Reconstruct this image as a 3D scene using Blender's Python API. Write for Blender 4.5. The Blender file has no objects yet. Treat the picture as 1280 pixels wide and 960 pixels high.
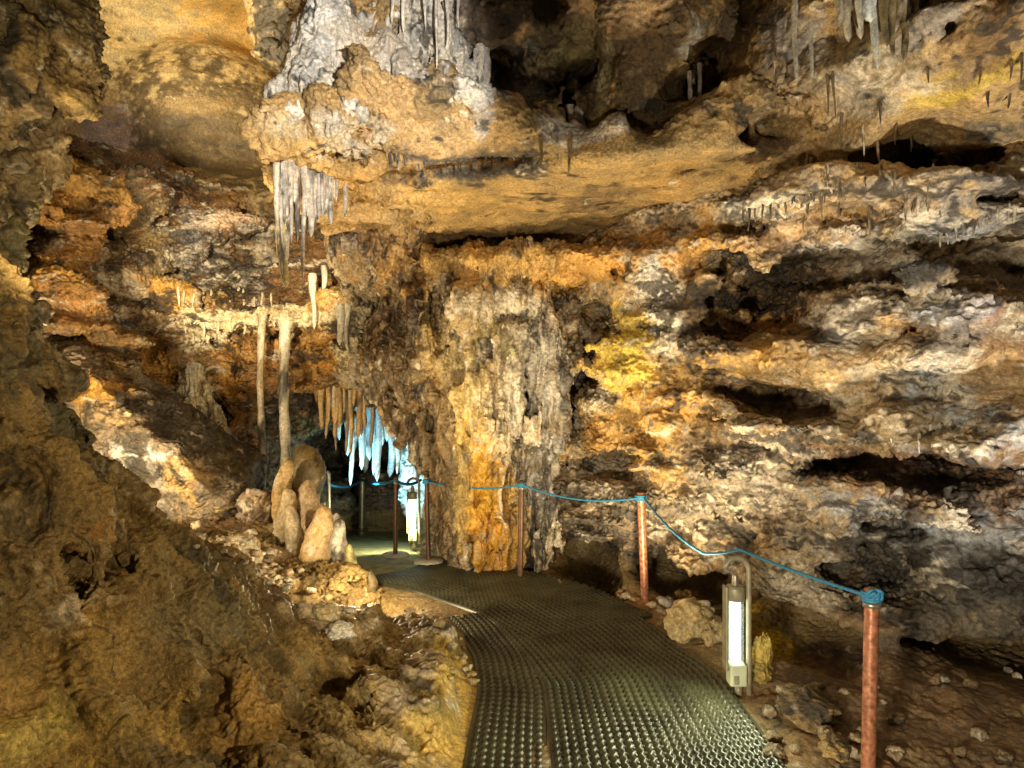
import bpy, bmesh, math, random
import numpy as np
from mathutils import Vector, Matrix
from mathutils.bvhtree import BVHTree

random.seed(7)
RNG = np.random.default_rng(11)
scene = bpy.context.scene
COL = scene.collection
R = math.radians
FPX = 853.33          # focal length in photograph pixels (24 mm lens on a 36 mm sensor, 1280 px wide)
CAMZ = 1.9

def P(px, py, d):
    """world point seen at photograph pixel (px, py) at distance d along the view axis"""
    return np.array([(px - 640.0) / FPX * d, d, CAMZ - (py - 480.0) / FPX * d])

# ------------------------------------------------------------------ noise tiles
def fft_tile(n, wl, bw, seed):
    g = np.random.default_rng(seed).standard_normal((n, n, n)).astype(np.float32)
    f = np.fft.rfftn(g)
    k = np.fft.fftfreq(n) * n
    kz = np.fft.rfftfreq(n) * n
    kk = np.sqrt(k[:, None, None] ** 2 + k[None, :, None] ** 2 + kz[None, None, :] ** 2)
    k0 = n / wl
    f *= np.exp(-((np.log(np.maximum(kk, .3) / k0)) / bw) ** 2)
    t = np.fft.irfftn(f, s=(n, n, n)).astype(np.float32)
    return t / t.std()

TN = 128
TILE = fft_tile(TN, 11.0, .42, 3)

def worley_tile(n, cells, seed):
    rg = np.random.default_rng(seed)
    off = rg.random((cells, cells, cells, 3)).astype(np.float32)
    rid = rg.standard_normal((cells, cells, cells)).astype(np.float32)
    c = (np.arange(n, dtype=np.float32) + .5) * cells / n
    X, Y, Z = np.meshgrid(c, c, c, indexing='ij')
    ci = np.floor(np.stack([X, Y, Z], -1)).astype(np.int32)
    f1 = np.full(X.shape, 9., np.float32); f2 = f1.copy(); idv = np.zeros_like(f1)
    for i in (-1, 0, 1):
        for j in (-1, 0, 1):
            for k in (-1, 0, 1):
                a, b, d = ci[..., 0] + i, ci[..., 1] + j, ci[..., 2] + k
                o = off[a % cells, b % cells, d % cells]
                dd = np.sqrt((a + o[..., 0] - X) ** 2 + (b + o[..., 1] - Y) ** 2 + (d + o[..., 2] - Z) ** 2)
                r = rid[a % cells, b % cells, d % cells]
                near = dd < f1
                f2 = np.where(near, f1, np.minimum(f2, dd))
                idv = np.where(near, r, idv)
                f1 = np.where(near, dd, f1)
    return f1, f2 - f1, idv

WN, WC = 96, 11
WF1, WED, WID = worley_tile(WN, WC, 5)

def _rot(seed):
    q = np.random.default_rng(seed).standard_normal((3, 3))
    u, _, _ = np.linalg.svd(q)
    return u.astype(np.float32)
ROTS = [_rot(100 + i) for i in range(12)]

def lookup(tile, q):
    n = tile.shape[0]
    fl = np.floor(q)
    f = (q - fl).astype(np.float32)
    i0 = fl.astype(np.int32) % n
    i1 = (i0 + 1) % n
    fx, fy, fz = f[:, 0], f[:, 1], f[:, 2]
    t = tile.ravel()
    X0, X1 = i0[:, 0] * (n * n), i1[:, 0] * (n * n)
    Y0, Y1 = i0[:, 1] * n, i1[:, 1] * n
    Z0, Z1 = i0[:, 2], i1[:, 2]
    a = t[X0 + Y0 + Z0] * (1 - fz) + t[X0 + Y0 + Z1] * fz
    b = t[X0 + Y1 + Z0] * (1 - fz) + t[X0 + Y1 + Z1] * fz
    c = t[X1 + Y0 + Z0] * (1 - fz) + t[X1 + Y0 + Z1] * fz
    d = t[X1 + Y1 + Z0] * (1 - fz) + t[X1 + Y1 + Z1] * fz
    return (a * (1 - fy) + b * fy) * (1 - fx) + (c * (1 - fy) + d * fy) * fx

def noise(p, wl, seed=0, st=(1, 1, 1), rot=True):
    """band noise of unit deviation with wavelength wl metres; st stretches it along the world axes"""
    q = p / (np.array(st, np.float32) * wl) * 11.0
    if rot:
        # only turn about z when the noise is stretched, so that bedding stays level
        if st == (1, 1, 1):
            q = q @ ROTS[seed % 12]
        else:
            a = seed * 1.7
            c, s = math.cos(a), math.sin(a)
            if st[0] == st[1]:
                q = np.stack([q[:, 0] * c - q[:, 1] * s, q[:, 0] * s + q[:, 1] * c, q[:, 2]], 1)
    return lookup(TILE, q + seed * 17.31)

def fbm(p, wl, octv, seed=0, st=(1, 1, 1), gain=.5):
    r = np.zeros(len(p), np.float32); a = 1.
    for o in range(octv):
        r += a * noise(p, wl / 2.03 ** o, seed + o, st)
        a *= gain
    return r

def ridge(p, wl, seed=0, st=(1, 1, 1)):
    return 1. - np.minimum(np.abs(noise(p, wl, seed, st)), 2.)

def wor(p, size, seed=0, st=(1, 1, 1), which='e'):
    q = p / (np.array(st, np.float32) * size) * (WN / WC)
    if st == (1, 1, 1):
        q = q @ ROTS[(seed + 5) % 12]
    q = q + seed * 31.7
    if which == 'i':
        n = WN
        i = np.floor(q).astype(np.int32) % n
        return WID[i[:, 0], i[:, 1], i[:, 2]]
    return lookup({'e': WED, 'f': WF1}[which], q)

def sstep(a, b, x):
    t = np.clip((x - a) / (b - a), 0, 1)
    return t * t * (3 - 2 * t)

def rbf(ctrl_uv, ctrl_w, u, v, smooth=1e-3, power=1.0):
    """linear radial-basis surface through the control points, evaluated at u, v"""
    A = np.asarray(ctrl_uv, float); w = np.asarray(ctrl_w, float)
    n = len(A)
    K = np.sqrt(((A[:, None] - A[None]) ** 2).sum(-1) + 1e-4) ** power
    M = np.zeros((n + 3, n + 3)); M[:n, :n] = -K + smooth * np.eye(n)
    M[:n, n] = 1; M[:n, n + 1:] = A; M[n, :n] = 1; M[n + 1:, :n] = A.T
    sol = np.linalg.solve(M, np.concatenate([w, [0, 0, 0]]))
    out = np.full(u.shape, sol[n]) + sol[n + 1] * u + sol[n + 2] * v
    for i in range(n):
        out -= sol[i] * np.sqrt((u - A[i, 0]) ** 2 + (v - A[i, 1]) ** 2 + 1e-4) ** power
    return out.astype(np.float32)

# ------------------------------------------------------------------ signed-distance rock sculpting
def smin(a, b, k):
    h = np.clip(.5 + .5 * (b - a) / k, 0, 1)
    return b * (1 - h) + a * h - k * h * (1 - h)

class Rock:
    """air > 0, stone < 0, on a regular grid"""
    def __init__(s, lo, hi, h):
        s.lo = np.array(lo, np.float32); s.h = h
        n = np.ceil((np.array(hi) - s.lo) / h).astype(int) + 1
        s.n = n
        s.x = (s.lo[0] + h * np.arange(n[0])).astype(np.float32)
        s.y = (s.lo[1] + h * np.arange(n[1])).astype(np.float32)
        s.z = (s.lo[2] + h * np.arange(n[2])).astype(np.float32)
        s.S = np.full(n, 3., np.float32)
    def box(s, lo, hi):
        a = np.clip(np.floor((np.array(lo) - s.lo) / s.h).astype(int), 0, s.n)
        b = np.clip(np.ceil((np.array(hi) - s.lo) / s.h).astype(int) + 1, 0, s.n)
        return tuple(slice(i, j) for i, j in zip(a, b))
    def _apply(s, sl, d, k, sub):
        v = s.S[sl]
        s.S[sl] = -smin(-v, d, k) if sub else smin(v, d, k)
    def ell(s, c, r, k=.12, sub=False, rotz=0., tilt=0.):
        c = np.array(c, float); r = np.array(r, float)
        m = r.max() + k + .45
        sl = s.box(c - m, c + m)
        X = s.x[sl[0]][:, None, None] - c[0]; Y = s.y[sl[1]][None, :, None] - c[1]; Z = s.z[sl[2]][None, None, :] - c[2]
        if rotz:
            cc, ss = math.cos(rotz), math.sin(rotz)
            X, Y = X * cc + Y * ss, -X * ss + Y * cc
        if tilt:
            cc, ss = math.cos(tilt), math.sin(tilt)
            X, Z = X * cc + Z * ss, -X * ss + Z * cc
        q = np.sqrt((X / r[0]) ** 2 + (Y / r[1]) ** 2 + (Z / r[2]) ** 2)
        g = np.sqrt((X / r[0] ** 2) ** 2 + (Y / r[1] ** 2) ** 2 + (Z / r[2] ** 2) ** 2) + 1e-6
        d = np.clip(q * (q - 1) / g, -1, 3).astype(np.float32)
        s._apply(sl, d, k, sub)
    def cap(s, a, b, ra, rb, k=.12, sub=False):
        a = np.array(a, float); b = np.array(b, float); m = max(ra, rb) + k + .45
        sl = s.box(np.minimum(a, b) - m, np.maximum(a, b) + m)
        X = s.x[sl[0]][:, None, None]; Y = s.y[sl[1]][None, :, None]; Z = s.z[sl[2]][None, None, :]
        u = b - a
        t = np.clip(((X - a[0]) * u[0] + (Y - a[1]) * u[1] + (Z - a[2]) * u[2]) / (u @ u), 0, 1)
        d = np.sqrt((X - a[0] - t * u[0]) ** 2 + (Y - a[1] - t * u[1]) ** 2 + (Z - a[2] - t * u[2]) ** 2) - (ra + (rb - ra) * t)
        s._apply(sl, d.astype(np.float32), k, sub)
    def prism(s, poly, zlo, zhi, k=.12, rnd=.1, sub=False):
        """polygon in plan (x, y) between two heights; heights may be functions of X, Y"""
        poly = np.array(poly, float)
        X, Y = np.meshgrid(s.x, s.y, indexing='ij')
        d2 = np.full(X.shape, 1e9); ins = np.zeros(X.shape, bool)
        n = len(poly)
        for i in range(n):
            a = poly[i]; b = poly[(i + 1) % n]; e = b - a
            t = np.clip(((X - a[0]) * e[0] + (Y - a[1]) * e[1]) / (e @ e), 0, 1)
            d2 = np.minimum(d2, (X - a[0] - t * e[0]) ** 2 + (Y - a[1] - t * e[1]) ** 2)
            cr = ((a[1] > Y) != (b[1] > Y)) & (X < (b[0] - a[0]) * (Y - a[1]) / (b[1] - a[1] + 1e-12) + a[0])
            ins ^= cr
        d = np.sqrt(d2); d[ins] *= -1
        lo = zlo(X, Y) if callable(zlo) else np.full(X.shape, zlo)
        hi = zhi(X, Y) if callable(zhi) else np.full(X.shape, zhi)
        Z = s.z[None, None, :]
        dz = np.maximum(lo[:, :, None] - Z, Z - hi[:, :, None]) + rnd
        dp = (d + rnd)[:, :, None]
        o = np.minimum(np.maximum(dz, dp), 0) + np.sqrt(np.maximum(dz, 0) ** 2 + np.maximum(dp, 0) ** 2) - rnd
        sl = (slice(None),) * 3
        s._apply(sl, o.astype(np.float32), k, sub)
    def plane(s, c, nrm, sub=True, k=.04):
        """cut away everything on the side nrm points to"""
        nrm = np.array(nrm, float); nrm /= np.linalg.norm(nrm); c = np.array(c, float)
        d = (s.x[:, None, None] - c[0]) * nrm[0] + (s.y[None, :, None] - c[1]) * nrm[1] + (s.z[None, None, :] - c[2]) * nrm[2]
        s.S = -smin(-s.S, -d.astype(np.float32), k)
    def roughen(s, fn, band=.5):
        idx = np.nonzero(np.abs(s.S) < band)
        p = np.stack([s.x[idx[0]], s.y[idx[1]], s.z[idx[2]]], 1)
        s.S[idx] -= fn(p)
    def nets(s):
        S = s.S; n = S.shape
        neg = S < 0
        cnt = np.zeros(np.array(n) - 1, np.int8)
        for i in (0, 1):
            for j in (0, 1):
                for k in (0, 1):
                    cnt += neg[i:n[0] - 1 + i, j:n[1] - 1 + j, k:n[2] - 1 + k]
        act = np.nonzero((cnt > 0) & (cnt < 8))
        vid = np.full(cnt.shape, -1, np.int32); N = len(act[0]); vid[act] = np.arange(N)
        pos = np.zeros((N, 3)); w = np.zeros(N)
        base = np.stack(act, 1)
        cor = [np.array([i, j, k]) for i in (0, 1) for j in (0, 1) for k in (0, 1)]
        val = {tuple(c): S[act[0] + c[0], act[1] + c[1], act[2] + c[2]] for c in cor}
        for c in cor:
            for ax in range(3):
                if c[ax] == 0:
                    e = c.copy(); e[ax] = 1
                    va, vb = val[tuple(c)], val[tuple(e)]
                    m = (va < 0) != (vb < 0)
                    t = np.where(m, va / np.where(m, va - vb, 1), 0)
                    pp = c[None, :].astype(float) + np.zeros((N, 3)); pp[:, ax] = t
                    pos += pp * m[:, None]; w += m
        pos = (base + pos / w[:, None]) * s.h + s.lo
        quads = []
        for ax in range(3):
            u, v = (ax + 1) % 3, (ax + 2) % 3
            A = neg; sl0 = [slice(None)] * 3; sl1 = [slice(None)] * 3
            sl0[ax] = slice(0, -1); sl1[ax] = slice(1, None)
            ch = neg[tuple(sl0)] != neg[tuple(sl1)]
            sgn = neg[tuple(sl0)]
            ii = np.stack(np.nonzero(ch), 1)
            ok = (ii[:, u] > 0) & (ii[:, v] > 0) & (ii[:, u] < n[u] - 1) & (ii[:, v] < n[v] - 1)
            ii = ii[ok]
            sg = sgn[tuple(ii.T)]
            def vv(du, dv):
                q = ii.copy(); q[:, u] -= du; q[:, v] -= dv
                return vid[tuple(q.T)]
            q = np.stack([vv(1, 1), vv(0, 1), vv(0, 0), vv(1, 0)], 1)
            q[~sg] = q[~sg][:, ::-1]
            quads.append(q)
        f = np.concatenate(quads).astype(np.int32)
        lab = np.arange(N)          # keep the one body of stone, drop loose crumbs
        while True:
            m = lab[f].min(1); l2 = lab.copy()
            for k in range(4): np.minimum.at(l2, f[:, k], m)
            l2 = l2[l2]
            if (l2 == lab).all(): break
            lab = l2
        u, c = np.unique(lab, return_counts=True)
        keep = np.isin(lab, u[c >= max(400, c.max() * .02)])
        v, f, _ = compact(pos, f[keep[f].all(1)])
        return v.astype(np.float32), f

def compact(v, f):
    used = np.zeros(len(v), bool); used[f.ravel()] = True
    m = np.cumsum(used) - 1
    return v[used], m[f].astype(np.int32), used

def np_mesh(name, v, f, smooth=True):
    me = bpy.data.meshes.new(name)
    k = f.shape[1]
    me.vertices.add(len(v)); me.vertices.foreach_set('co', np.ascontiguousarray(v, np.float32).ravel())
    me.loops.add(f.size); me.loops.foreach_set('vertex_index', np.ascontiguousarray(f, np.int32).ravel())
    me.polygons.add(len(f))
    me.polygons.foreach_set('loop_start', np.arange(0, f.size, k, dtype=np.int32))
    if smooth:
        me.polygons.foreach_set('use_smooth', np.ones(len(f), bool))
    me.update(calc_edges=True)
    return me

def subdivided(v, f, lv):
    """Catmull-Clark, back as arrays: coordinates, quads, normals"""
    me = np_mesh('tmp', v, f)
    o = bpy.data.objects.new('tmp', me); COL.objects.link(o)
    if lv:
        m = o.modifiers.new('s', 'SUBSURF'); m.levels = lv; m.render_levels = lv; m.use_limit_surface = False
    dg = bpy.context.evaluated_depsgraph_get()
    e = o.evaluated_get(dg); em = e.to_mesh()
    V = np.empty(len(em.vertices) * 3, np.float32); em.vertices.foreach_get('co', V)
    Nn = np.empty(len(em.vertices) * 3, np.float32); em.vertices.foreach_get('normal', Nn)
    F = np.empty(len(em.loops), np.int32); em.loops.foreach_get('vertex_index', F)
    e.to_mesh_clear(); bpy.data.objects.remove(o); bpy.data.meshes.remove(me)
    return V.reshape(-1, 3), F.reshape(-1, 4), Nn.reshape(-1, 3)

def tag(o, label=None, cat=None, group=None, kind=None):
    if label: o['label'] = label
    if cat: o['category'] = cat
    if group: o['group'] = group
    if kind: o['kind'] = kind
    return o

def link(name, me, mat=None, parent=None):
    o = bpy.data.objects.new(name, me); COL.objects.link(o)
    if mat is not None: me.materials.clear(); me.materials.append(mat)
    if parent is not None: o.parent = parent
    return o

def empty(name, loc=(0, 0, 0), rz=0.):
    o = bpy.data.objects.new(name, None); COL.objects.link(o)
    o.location = loc; o.rotation_euler = (0, 0, rz); o.empty_display_size = .1
    return o

def copy_tree(o, parent=None):
    c = o.copy(); COL.objects.link(c)
    if parent is not None: c.parent = parent
    for ch in o.children: copy_tree(ch, c)
    return c
# ------------------------------------------------------------------ path and floor
PATH = np.array([(.57, 0.), (.57, 3.4), (.55, 4.4), (.42, 5.4), (.05, 6.1), (-.6, 6.75), (-1.25, 7.4), (-1.65, 8.3), (-2.0, 10.), (-2.35, 12.), (-2.45, 14.5)])
PATHW = np.array([.85, .82, .80, .80, .80, .72, .62, .60, .70, .8, .8])
PZY = [-2., 6.6, 7.5, 8.5, 10., 12., 14.5]; PZZ = [0., 0., -.07, -.2, -.45, -.76, -.9]

def path_dist(x, y):
    """distance outside the path's edge (negative inside)"""
    d = np.full(np.shape(x), 1e9)
    for i in range(len(PATH) - 1):
        a, b = PATH[i], PATH[i + 1]; e = b - a
        t = np.clip(((x - a[0]) * e[0] + (y - a[1]) * e[1]) / (e @ e), 0, 1)
        w = PATHW[i] + (PATHW[i + 1] - PATHW[i]) * t
        d = np.minimum(d, np.sqrt((x - a[0] - t * e[0]) ** 2 + (y - a[1] - t * e[1]) ** 2) - w)
    return d

def path_z(y):
    return np.interp(y, PZY, PZZ)

FL = [  # floor and left slope: photograph pixel and distance
 (0,960,1.9),(200,960,2.3),(400,960,2.8),(540,960,3.25),(0,800,2.15),(200,800,2.85),(0,600,2.5),(0,700,2.3),(100,880,2.3),(300,880,2.95),(300,800,3.3),
 (150,700,3.0),(52,440,3.3),(100,560,3.6),(230,672,4.15),(320,735,4.45),(380,800,4.2),(430,850,3.9),(0,340,3.0),(0,450,2.75),(60,560,3.0),(420,900,3.4),
 (500,850,4.0),(560,800,4.8),(585,860,4.25),(500,930,3.35),(470,800,4.6),
 (300,690,5.9),(380,770,5.2),(250,665,6.4),(460,740,6.1),(440,715,6.7),(400,715,6.6),(330,652,7.2),(240,640,7.6),(520,770,5.6),(420,740,5.9)]
def cave_fields(g):
    pts = np.array([P(*q) for q in FL])
    uv = list(pts[:, :2]); w = list(pts[:, 2])
    extra = [(-3.2,5.2,.75),(-3.4,6.2,.6),(-4.5,7.5,.8),(-3.2,4.4,1.15),(-3.4,3.6,2.7),(-4.5,4,3.2),(-4,2,3.2),(-2.6,1.,2.3),(-1.5,.6,.9),(-6,6,1.6),(-6,9,1.5),(-3.8,9,.55),(-3.6,11,-.3),(-3.7,13,-.7),
             (1.6,3,0.),(2.2,3,-.02),(3.2,3,.05),(4.5,2.5,.3),(1.7,4.5,.02),(2.3,4.4,.02),(3,4.3,.1),(1.4,5.6,.03),(1.0,6.3,.04),(2,6,.1),(4,5,.3),(.2,7,.02),(-.5,7.5,0.),(0,9,0.),(-1,9,-.1),(-1.1,11,-.5),(-1.3,13,-.8),(3,0,.1),(1.5,1,0.),(-.4,1.5,.1),(-.35,2.5,.05)]
    for a in extra: uv.append(a[:2]); w.append(a[2])
    for i in range(len(PATH)):
        uv.append(PATH[i]); w.append(float(path_z(PATH[i, 1])))
    X, Y = np.meshgrid(g.x, g.y, indexing='ij')
    F = rbf(uv, w, X, Y)
    pd = path_dist(X, Y)
    k = sstep(.22, -.02, pd)
    F = F * (1 - k) + (path_z(Y) - .02) * k
    return F.astype(np.float32)

WL = [  # right-hand and back wall, seen as distance over the wall's face
 (1280,840,4.4),(1100,830,4.55),(970,800,5.0),(870,745,6.1),(760,735,6.9),(700,715,7.5),
 (1280,740,4.3),(1100,740,4.6),(1000,740,5.1),
 (1280,600,4.25),(1100,600,4.7),(970,600,5.25),(870,600,5.75),(760,600,6.3),(710,640,6.9),
 (1280,560,4.0),(1180,560,4.25),(1040,560,4.75),(1280,480,4.15),(1100,450,4.75),(970,450,5.15),(870,450,5.75),(780,450,6.3),(720,450,6.9),
 (1280,345,4.45),(1150,350,4.7),(1050,345,5.1),(960,360,5.5),(880,350,5.6),(800,350,6.2),(740,330,7.0),(700,350,7.3),
 (1280,270,3.9),(1180,290,4.15),(1060,300,4.75),(960,290,5.2),(1280,165,4.0),(1180,190,4.2),
 (1280,100,3.5),(1180,100,3.75),(1100,150,4.1),(1030,170,4.6),(1100,40,3.8),(1280,10,3.15),(1180,0,3.5),
 (640,330,7.7),(560,330,7.8),(640,500,8.0),(560,650,8.2),
 (60,280,7.0),(100,330,7.3),(70,400,7.2),(140,300,8.1),(180,380,8.5),(100,470,7.5),(220,450,8.9),(300,500,9.3),(250,560,9.0),(330,600,9.4),(350,450,9.3),(420,400,8.9),(445,450,8.9),
 (400,350,9.0),(300,400,9.2),(250,330,9.3),(300,300,9.7),(210,290,9.2),(150,250,8.6),(-100,300,6.0),(-200,500,5.5),(-100,100,6.2),(340,640,9.6),
 (130,185,11.5),(200,0,11.6),(250,100,12.6),(350,50,12.4),(350,200,11.9),(430,100,11.6),(60,100,10.5),(250,230,12.0)]

CALM = [(1150, 120, 3.85, .75), (1230, 90, 3.6, .5), (1070, 150, 4.3, .45), (950, 455, 5.3, .4), (1080, 470, 4.8, .4), (840, 520, 5.95, .3), (700, 322, 6.8, .6), (1240, 480, 4.2, .3)]
def build_cave_grid():
    g = Rock((-7.4, .2, -1.5), (4.9, 14.6, 8.5), .05)
    F = cave_fields(g)
    gx = np.gradient(F, g.h, axis=0); gy = np.gradient(F, g.h, axis=1)
    cf = 1 / np.sqrt(1 + gx ** 2 + gy ** 2)
    s = (g.z[None, None, :] - F[:, :, None]) * cf[:, :, None]
    pts = np.array([P(*q) for q in WL])
    uv = [(p[0], p[2]) for p in pts]; w = [p[1] for p in pts]
    for a in [(4.6, 1., 2.4), (4.6, 3., 2.3), (4.8, 0, 2.6), (0, 7.3, 4.5), (1.5, 6.4, 4.5), (2.5, 5.0, 4.6), (0., 8.2, .3), (-1.0, 9.2, 1.), (-1.0, 9., 3.2), (-5.5, 6.5, 1.), (-5, 8, 3.5), (-7, 5, 2)]:
        uv.append((a[0], a[2])); w.append(a[1])
    X, Z = np.meshgrid(g.x, g.z, indexing='ij')
    D = rbf(uv, w, X, Z)
    gx = np.gradient(D, g.h, axis=0); gz = np.gradient(D, g.h, axis=1)
    cd = 1 / np.sqrt(1 + np.minimum(gx ** 2 + gz ** 2, 9))
    s = smin(s, (D[:, None, :] - g.y[None, :, None]) * cd[:, None, :], .18)
    X, Y = np.meshgrid(g.x, g.y, indexing='ij')
    Zc = 5.4 + 3.0 * sstep(-1.3, -2.6, X) * sstep(4.2, 7.5, Y)
    s = smin(s, Zc[:, :, None] - g.z[None, None, :], .3)
    g.S = s.astype(np.float32); del s
    # the passage beyond the arch
    for a, b, ra, rb in [((-1.7, 7.6, .5), (-1.95, 9.3, .55), .9, 1.05), ((-1.95, 9.3, .55), (-2.3, 11.5, .35), 1.05, 1.25), ((-2.3, 11.5, .35), (-2.45, 13.4, .1), 1.25, 1.05)]:
        g.cap(a, b, ra, rb, .15, sub=True)
    F2 = np.minimum(F, 9)
    s = (g.z[None, None, :] - F2[:, :, None]) * cf[:, :, None]
    g.S = smin(g.S, s.astype(np.float32), .1)
    # left bank of the passage
    g.ell(P(398, 640, 10.8), (.5, .9, .5)); g.ell(P(470, 640, 12.9), (.8, .6, .75)); g.ell(P(532, 590, 10.4), (.42, .4, 1.0))
    # curtain of rock over the arch
    g.ell(P(425, 440, 8.75), (.62, .5, .5)); g.ell(P(432, 385, 8.5), (.42, .4, .3)); g.ell(P(330, 460, 9.3), (.75, .4, .5))
    # basin rim with small overhang and flowstone below it
    g.ell(P(285, 402, 8.9), (.75, .5, .09), .08); g.ell(P(250, 380, 9.3), (.55, .4, .25)); g.ell(P(285, 470, 9.0), (.25, .4, .5)); g.ell(P(300, 520, 8.9), (.3, .4, .4))
    g.ell(P(385, 400, 8.75), (.45, .4, .09), .08)
    # knobs of the left wall
    g.ell(P(75, 262, 6.9), (.33, .3, .2)); g.ell(P(95, 225, 6.9), (.5, .4, .28), tilt=-.5); g.ell(P(75, 350, 7.0), (.35, .35, .6)); g.ell(P(150, 395, 8.0), (.4, .3, .2)); g.ell(P(205, 380, 8.5), (.45, .3, .3))
    g.ell(P(215, 430, 8.6), (.5, .35, .35)); g.ell(P(120, 440, 7.4), (.4, .3, .3)); g.ell(P(240, 300, 9.2), (.35, .3, .35)); g.ell(P(300, 275, 9.4), (.4, .4, .14))
    g.ell(P(150, 260, 8.4), (.55, .4, .25), tilt=.45)
    g.ell(P(320, 320, 9.6), (.35, .5, .3), sub=True); g.ell(P(100, 275, 7.0), (.22, .35, .1), .05, sub=True); g.ell(P(205, 342, 8.9), (.16, .3, .13), .05, sub=True)
    # dome: the big hanging swell, the pale one beside it, a dark pendant added in place of the flowstone's shadow
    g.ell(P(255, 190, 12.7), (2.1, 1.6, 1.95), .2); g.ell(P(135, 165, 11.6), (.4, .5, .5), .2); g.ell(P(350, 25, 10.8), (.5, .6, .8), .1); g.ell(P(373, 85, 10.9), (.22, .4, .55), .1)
    # right wall: ledges (out) and hollows (in)
    for q in [(1100,245,4.45,.75,.35,.12),(1230,235,4.0,.5,.3,.12),(1150,300,4.3,.55,.3,.1),(950,330,5.35,.25,.3,.25),
              (900,325,5.5,.3,.25,.25),(820,335,6.1,.3,.3,.22),(760,330,6.6,.5,.35,.14),(790,440,6.3,.32,.3,.35),(870,405,5.85,.12,.25,.3),
              (840,520,5.95,.36,.3,.22),(950,450,5.3,.5,.3,.15),(1060,460,4.95,.6,.25,.17),(1080,400,4.85,.35,.2,.12),(1180,440,4.5,.45,.3,.16),(1250,400,4.3,.35,.3,.12),
              (1010,530,5.0,.5,.3,.1),(1160,520,4.4,.45,.3,.17),(1250,520,4.15,.4,.3,.12),(1080,620,4.7,.45,.25,.14),(1230,640,4.3,.5,.25,.16),
              (930,590,5.5,.35,.25,.12),(800,560,6.1,.4,.25,.1),(780,650,6.5,.5,.3,.3),(880,690,5.9,.35,.3,.28),(1000,700,5.15,.4,.3,.3),(1180,760,4.6,.5,.25,.13)]:
        g.ell(P(*q[:3]), q[3:], .1, tilt=random.uniform(-.2, .2))
    for q in [(1150,328,4.4,.78,.55,.10),(1250,302,4.25,.5,.6,.1),(1050,335,5.0,.4,.5,.14),(980,365,5.45,.3,.4,.25),(905,375,5.7,.2,.4,.3),(1200,180,4.1,.5,.4,.07),(1090,205,4.6,.4,.4,.06),
              (735,440,6.8,.1,.4,.7),(960,500,5.2,.6,.3,.08),(1190,418,4.5,.16,.2,.08),
              (1120,580,4.75,.8,.35,.09),
              (870,725,6.2,.6,.6,.17),(740,700,7.0,.35,.6,.3),(1080,680,4.8,.3,.35,.2),(1000,790,5.1,.6,.4,.13),(1200,800,4.7,.7,.4,.07),(760,580,6.5,.4,.3,.06),(1160,30,3.9,.2,.4,.14)]:
        g.ell(P(*q[:3]), (q[3] * .92, q[4] * 1.7, q[5] * 1.45), .1, sub=True, tilt=random.uniform(-.3, .3))
    for dy in (0, .3):
        g.cap(P(1045, 338, 5.05 + dy), P(1330, 290, 4.1 + dy), .13, .17, .06, sub=True)
        g.cap(P(1165, 198, 4.35 + dy), P(1340, 162, 3.85 + dy), .08, .11, .06, sub=True)
    # hollows and crests of the left slope
    g.ell(P(95, 690, 2.75), (.16, .3, .2), .08, sub=True); g.ell(P(405, 870, 3.75), (.13, .25, .2), .05, sub=True)
    g.cap(P(20, 690, 2.35), P(115, 790, 2.5), .07, .05, .06); g.cap(P(250, 780, 3.2), P(290, 960, 2.6), .05, .07, .1, sub=True)
    g.cap(P(150, 610, 3.7), P(340, 750, 4.5), .09, .06, .1); g.ell(P(25, 620, 2.65), (.2, .2, .22), .1)
    for q in [(475,890,3.75,.09,.1,.16),(515,870,4.0,.08,.1,.15),(540,860,4.1,.05,.07,.14),(450,770,4.9,.2,.2,.12),(540,800,4.75,.18,.2,.09),(470,830,4.3,.2,.15,.1)]:
        g.ell(P(*q[:3]), q[3:], .06)
    def rough(p):
        pd = path_dist(p[:, 0], p[:, 1])
        onpath = sstep(-.02, .25, pd) + (p[:, 2] > path_z(p[:, 1]) + .5)
        onpath = np.clip(onpath, 0, 1)
        dome = sstep(10.2, 10.9, p[:, 1]) * sstep(3.5, 5., p[:, 2])
        left = sstep(-.3, -.8, p[:, 0]) * sstep(5.6, 4.8, p[:, 1])
        calm = np.zeros(len(p), np.float32)
        for cx, cy, cd, cr in CALM:
            calm = np.maximum(calm, sstep(1.3, .6, np.linalg.norm(p - P(cx, cy, cd).astype(np.float32), axis=1) / cr))
        a = (1 - .65 * dome) * (1 - .55 * left) * onpath * (1 - .6 * calm)
        floor = sstep(.45, .2, p[:, 2]) * sstep(-.5, 0, p[:, 0]); a = a * (1 - .6 * floor)
        n = .05 * noise(p, 1.1, 1, (1.3, 1.3, .8)) + (.052 * noise(p, .62, 5, (2.6, 2.6, .6)) + .02 * noise(p, .3, 6, (2.6, 2.6, .6))) * (1 - dome) * (1 - left) + .03 * noise(p, .5, 2, (1.6, 1.6, .7)) + .02 * (ridge(p, .42, 4, (1.5, 1.5, .8)) - .3)
        wp = p + .12 * np.stack([noise(p, .5, 7), noise(p, .5, 8), noise(p, .5, 9)], 1)
        n = n + .032 * np.clip(wor(wp, .42, 1, (1.6, 1.6, .65), 'i'), -1.5, 1.5) * (1 - left) * (1 - dome)
        fold = left * onpath * (p[:, 2] > .12) * (.06 * (ridge(fall_line(p), .7, 2) - .35) + .02 * noise(fall_line(p), .35, 6))
        return a * n + fold
    g.roughen(rough, .5)
    return g

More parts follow.
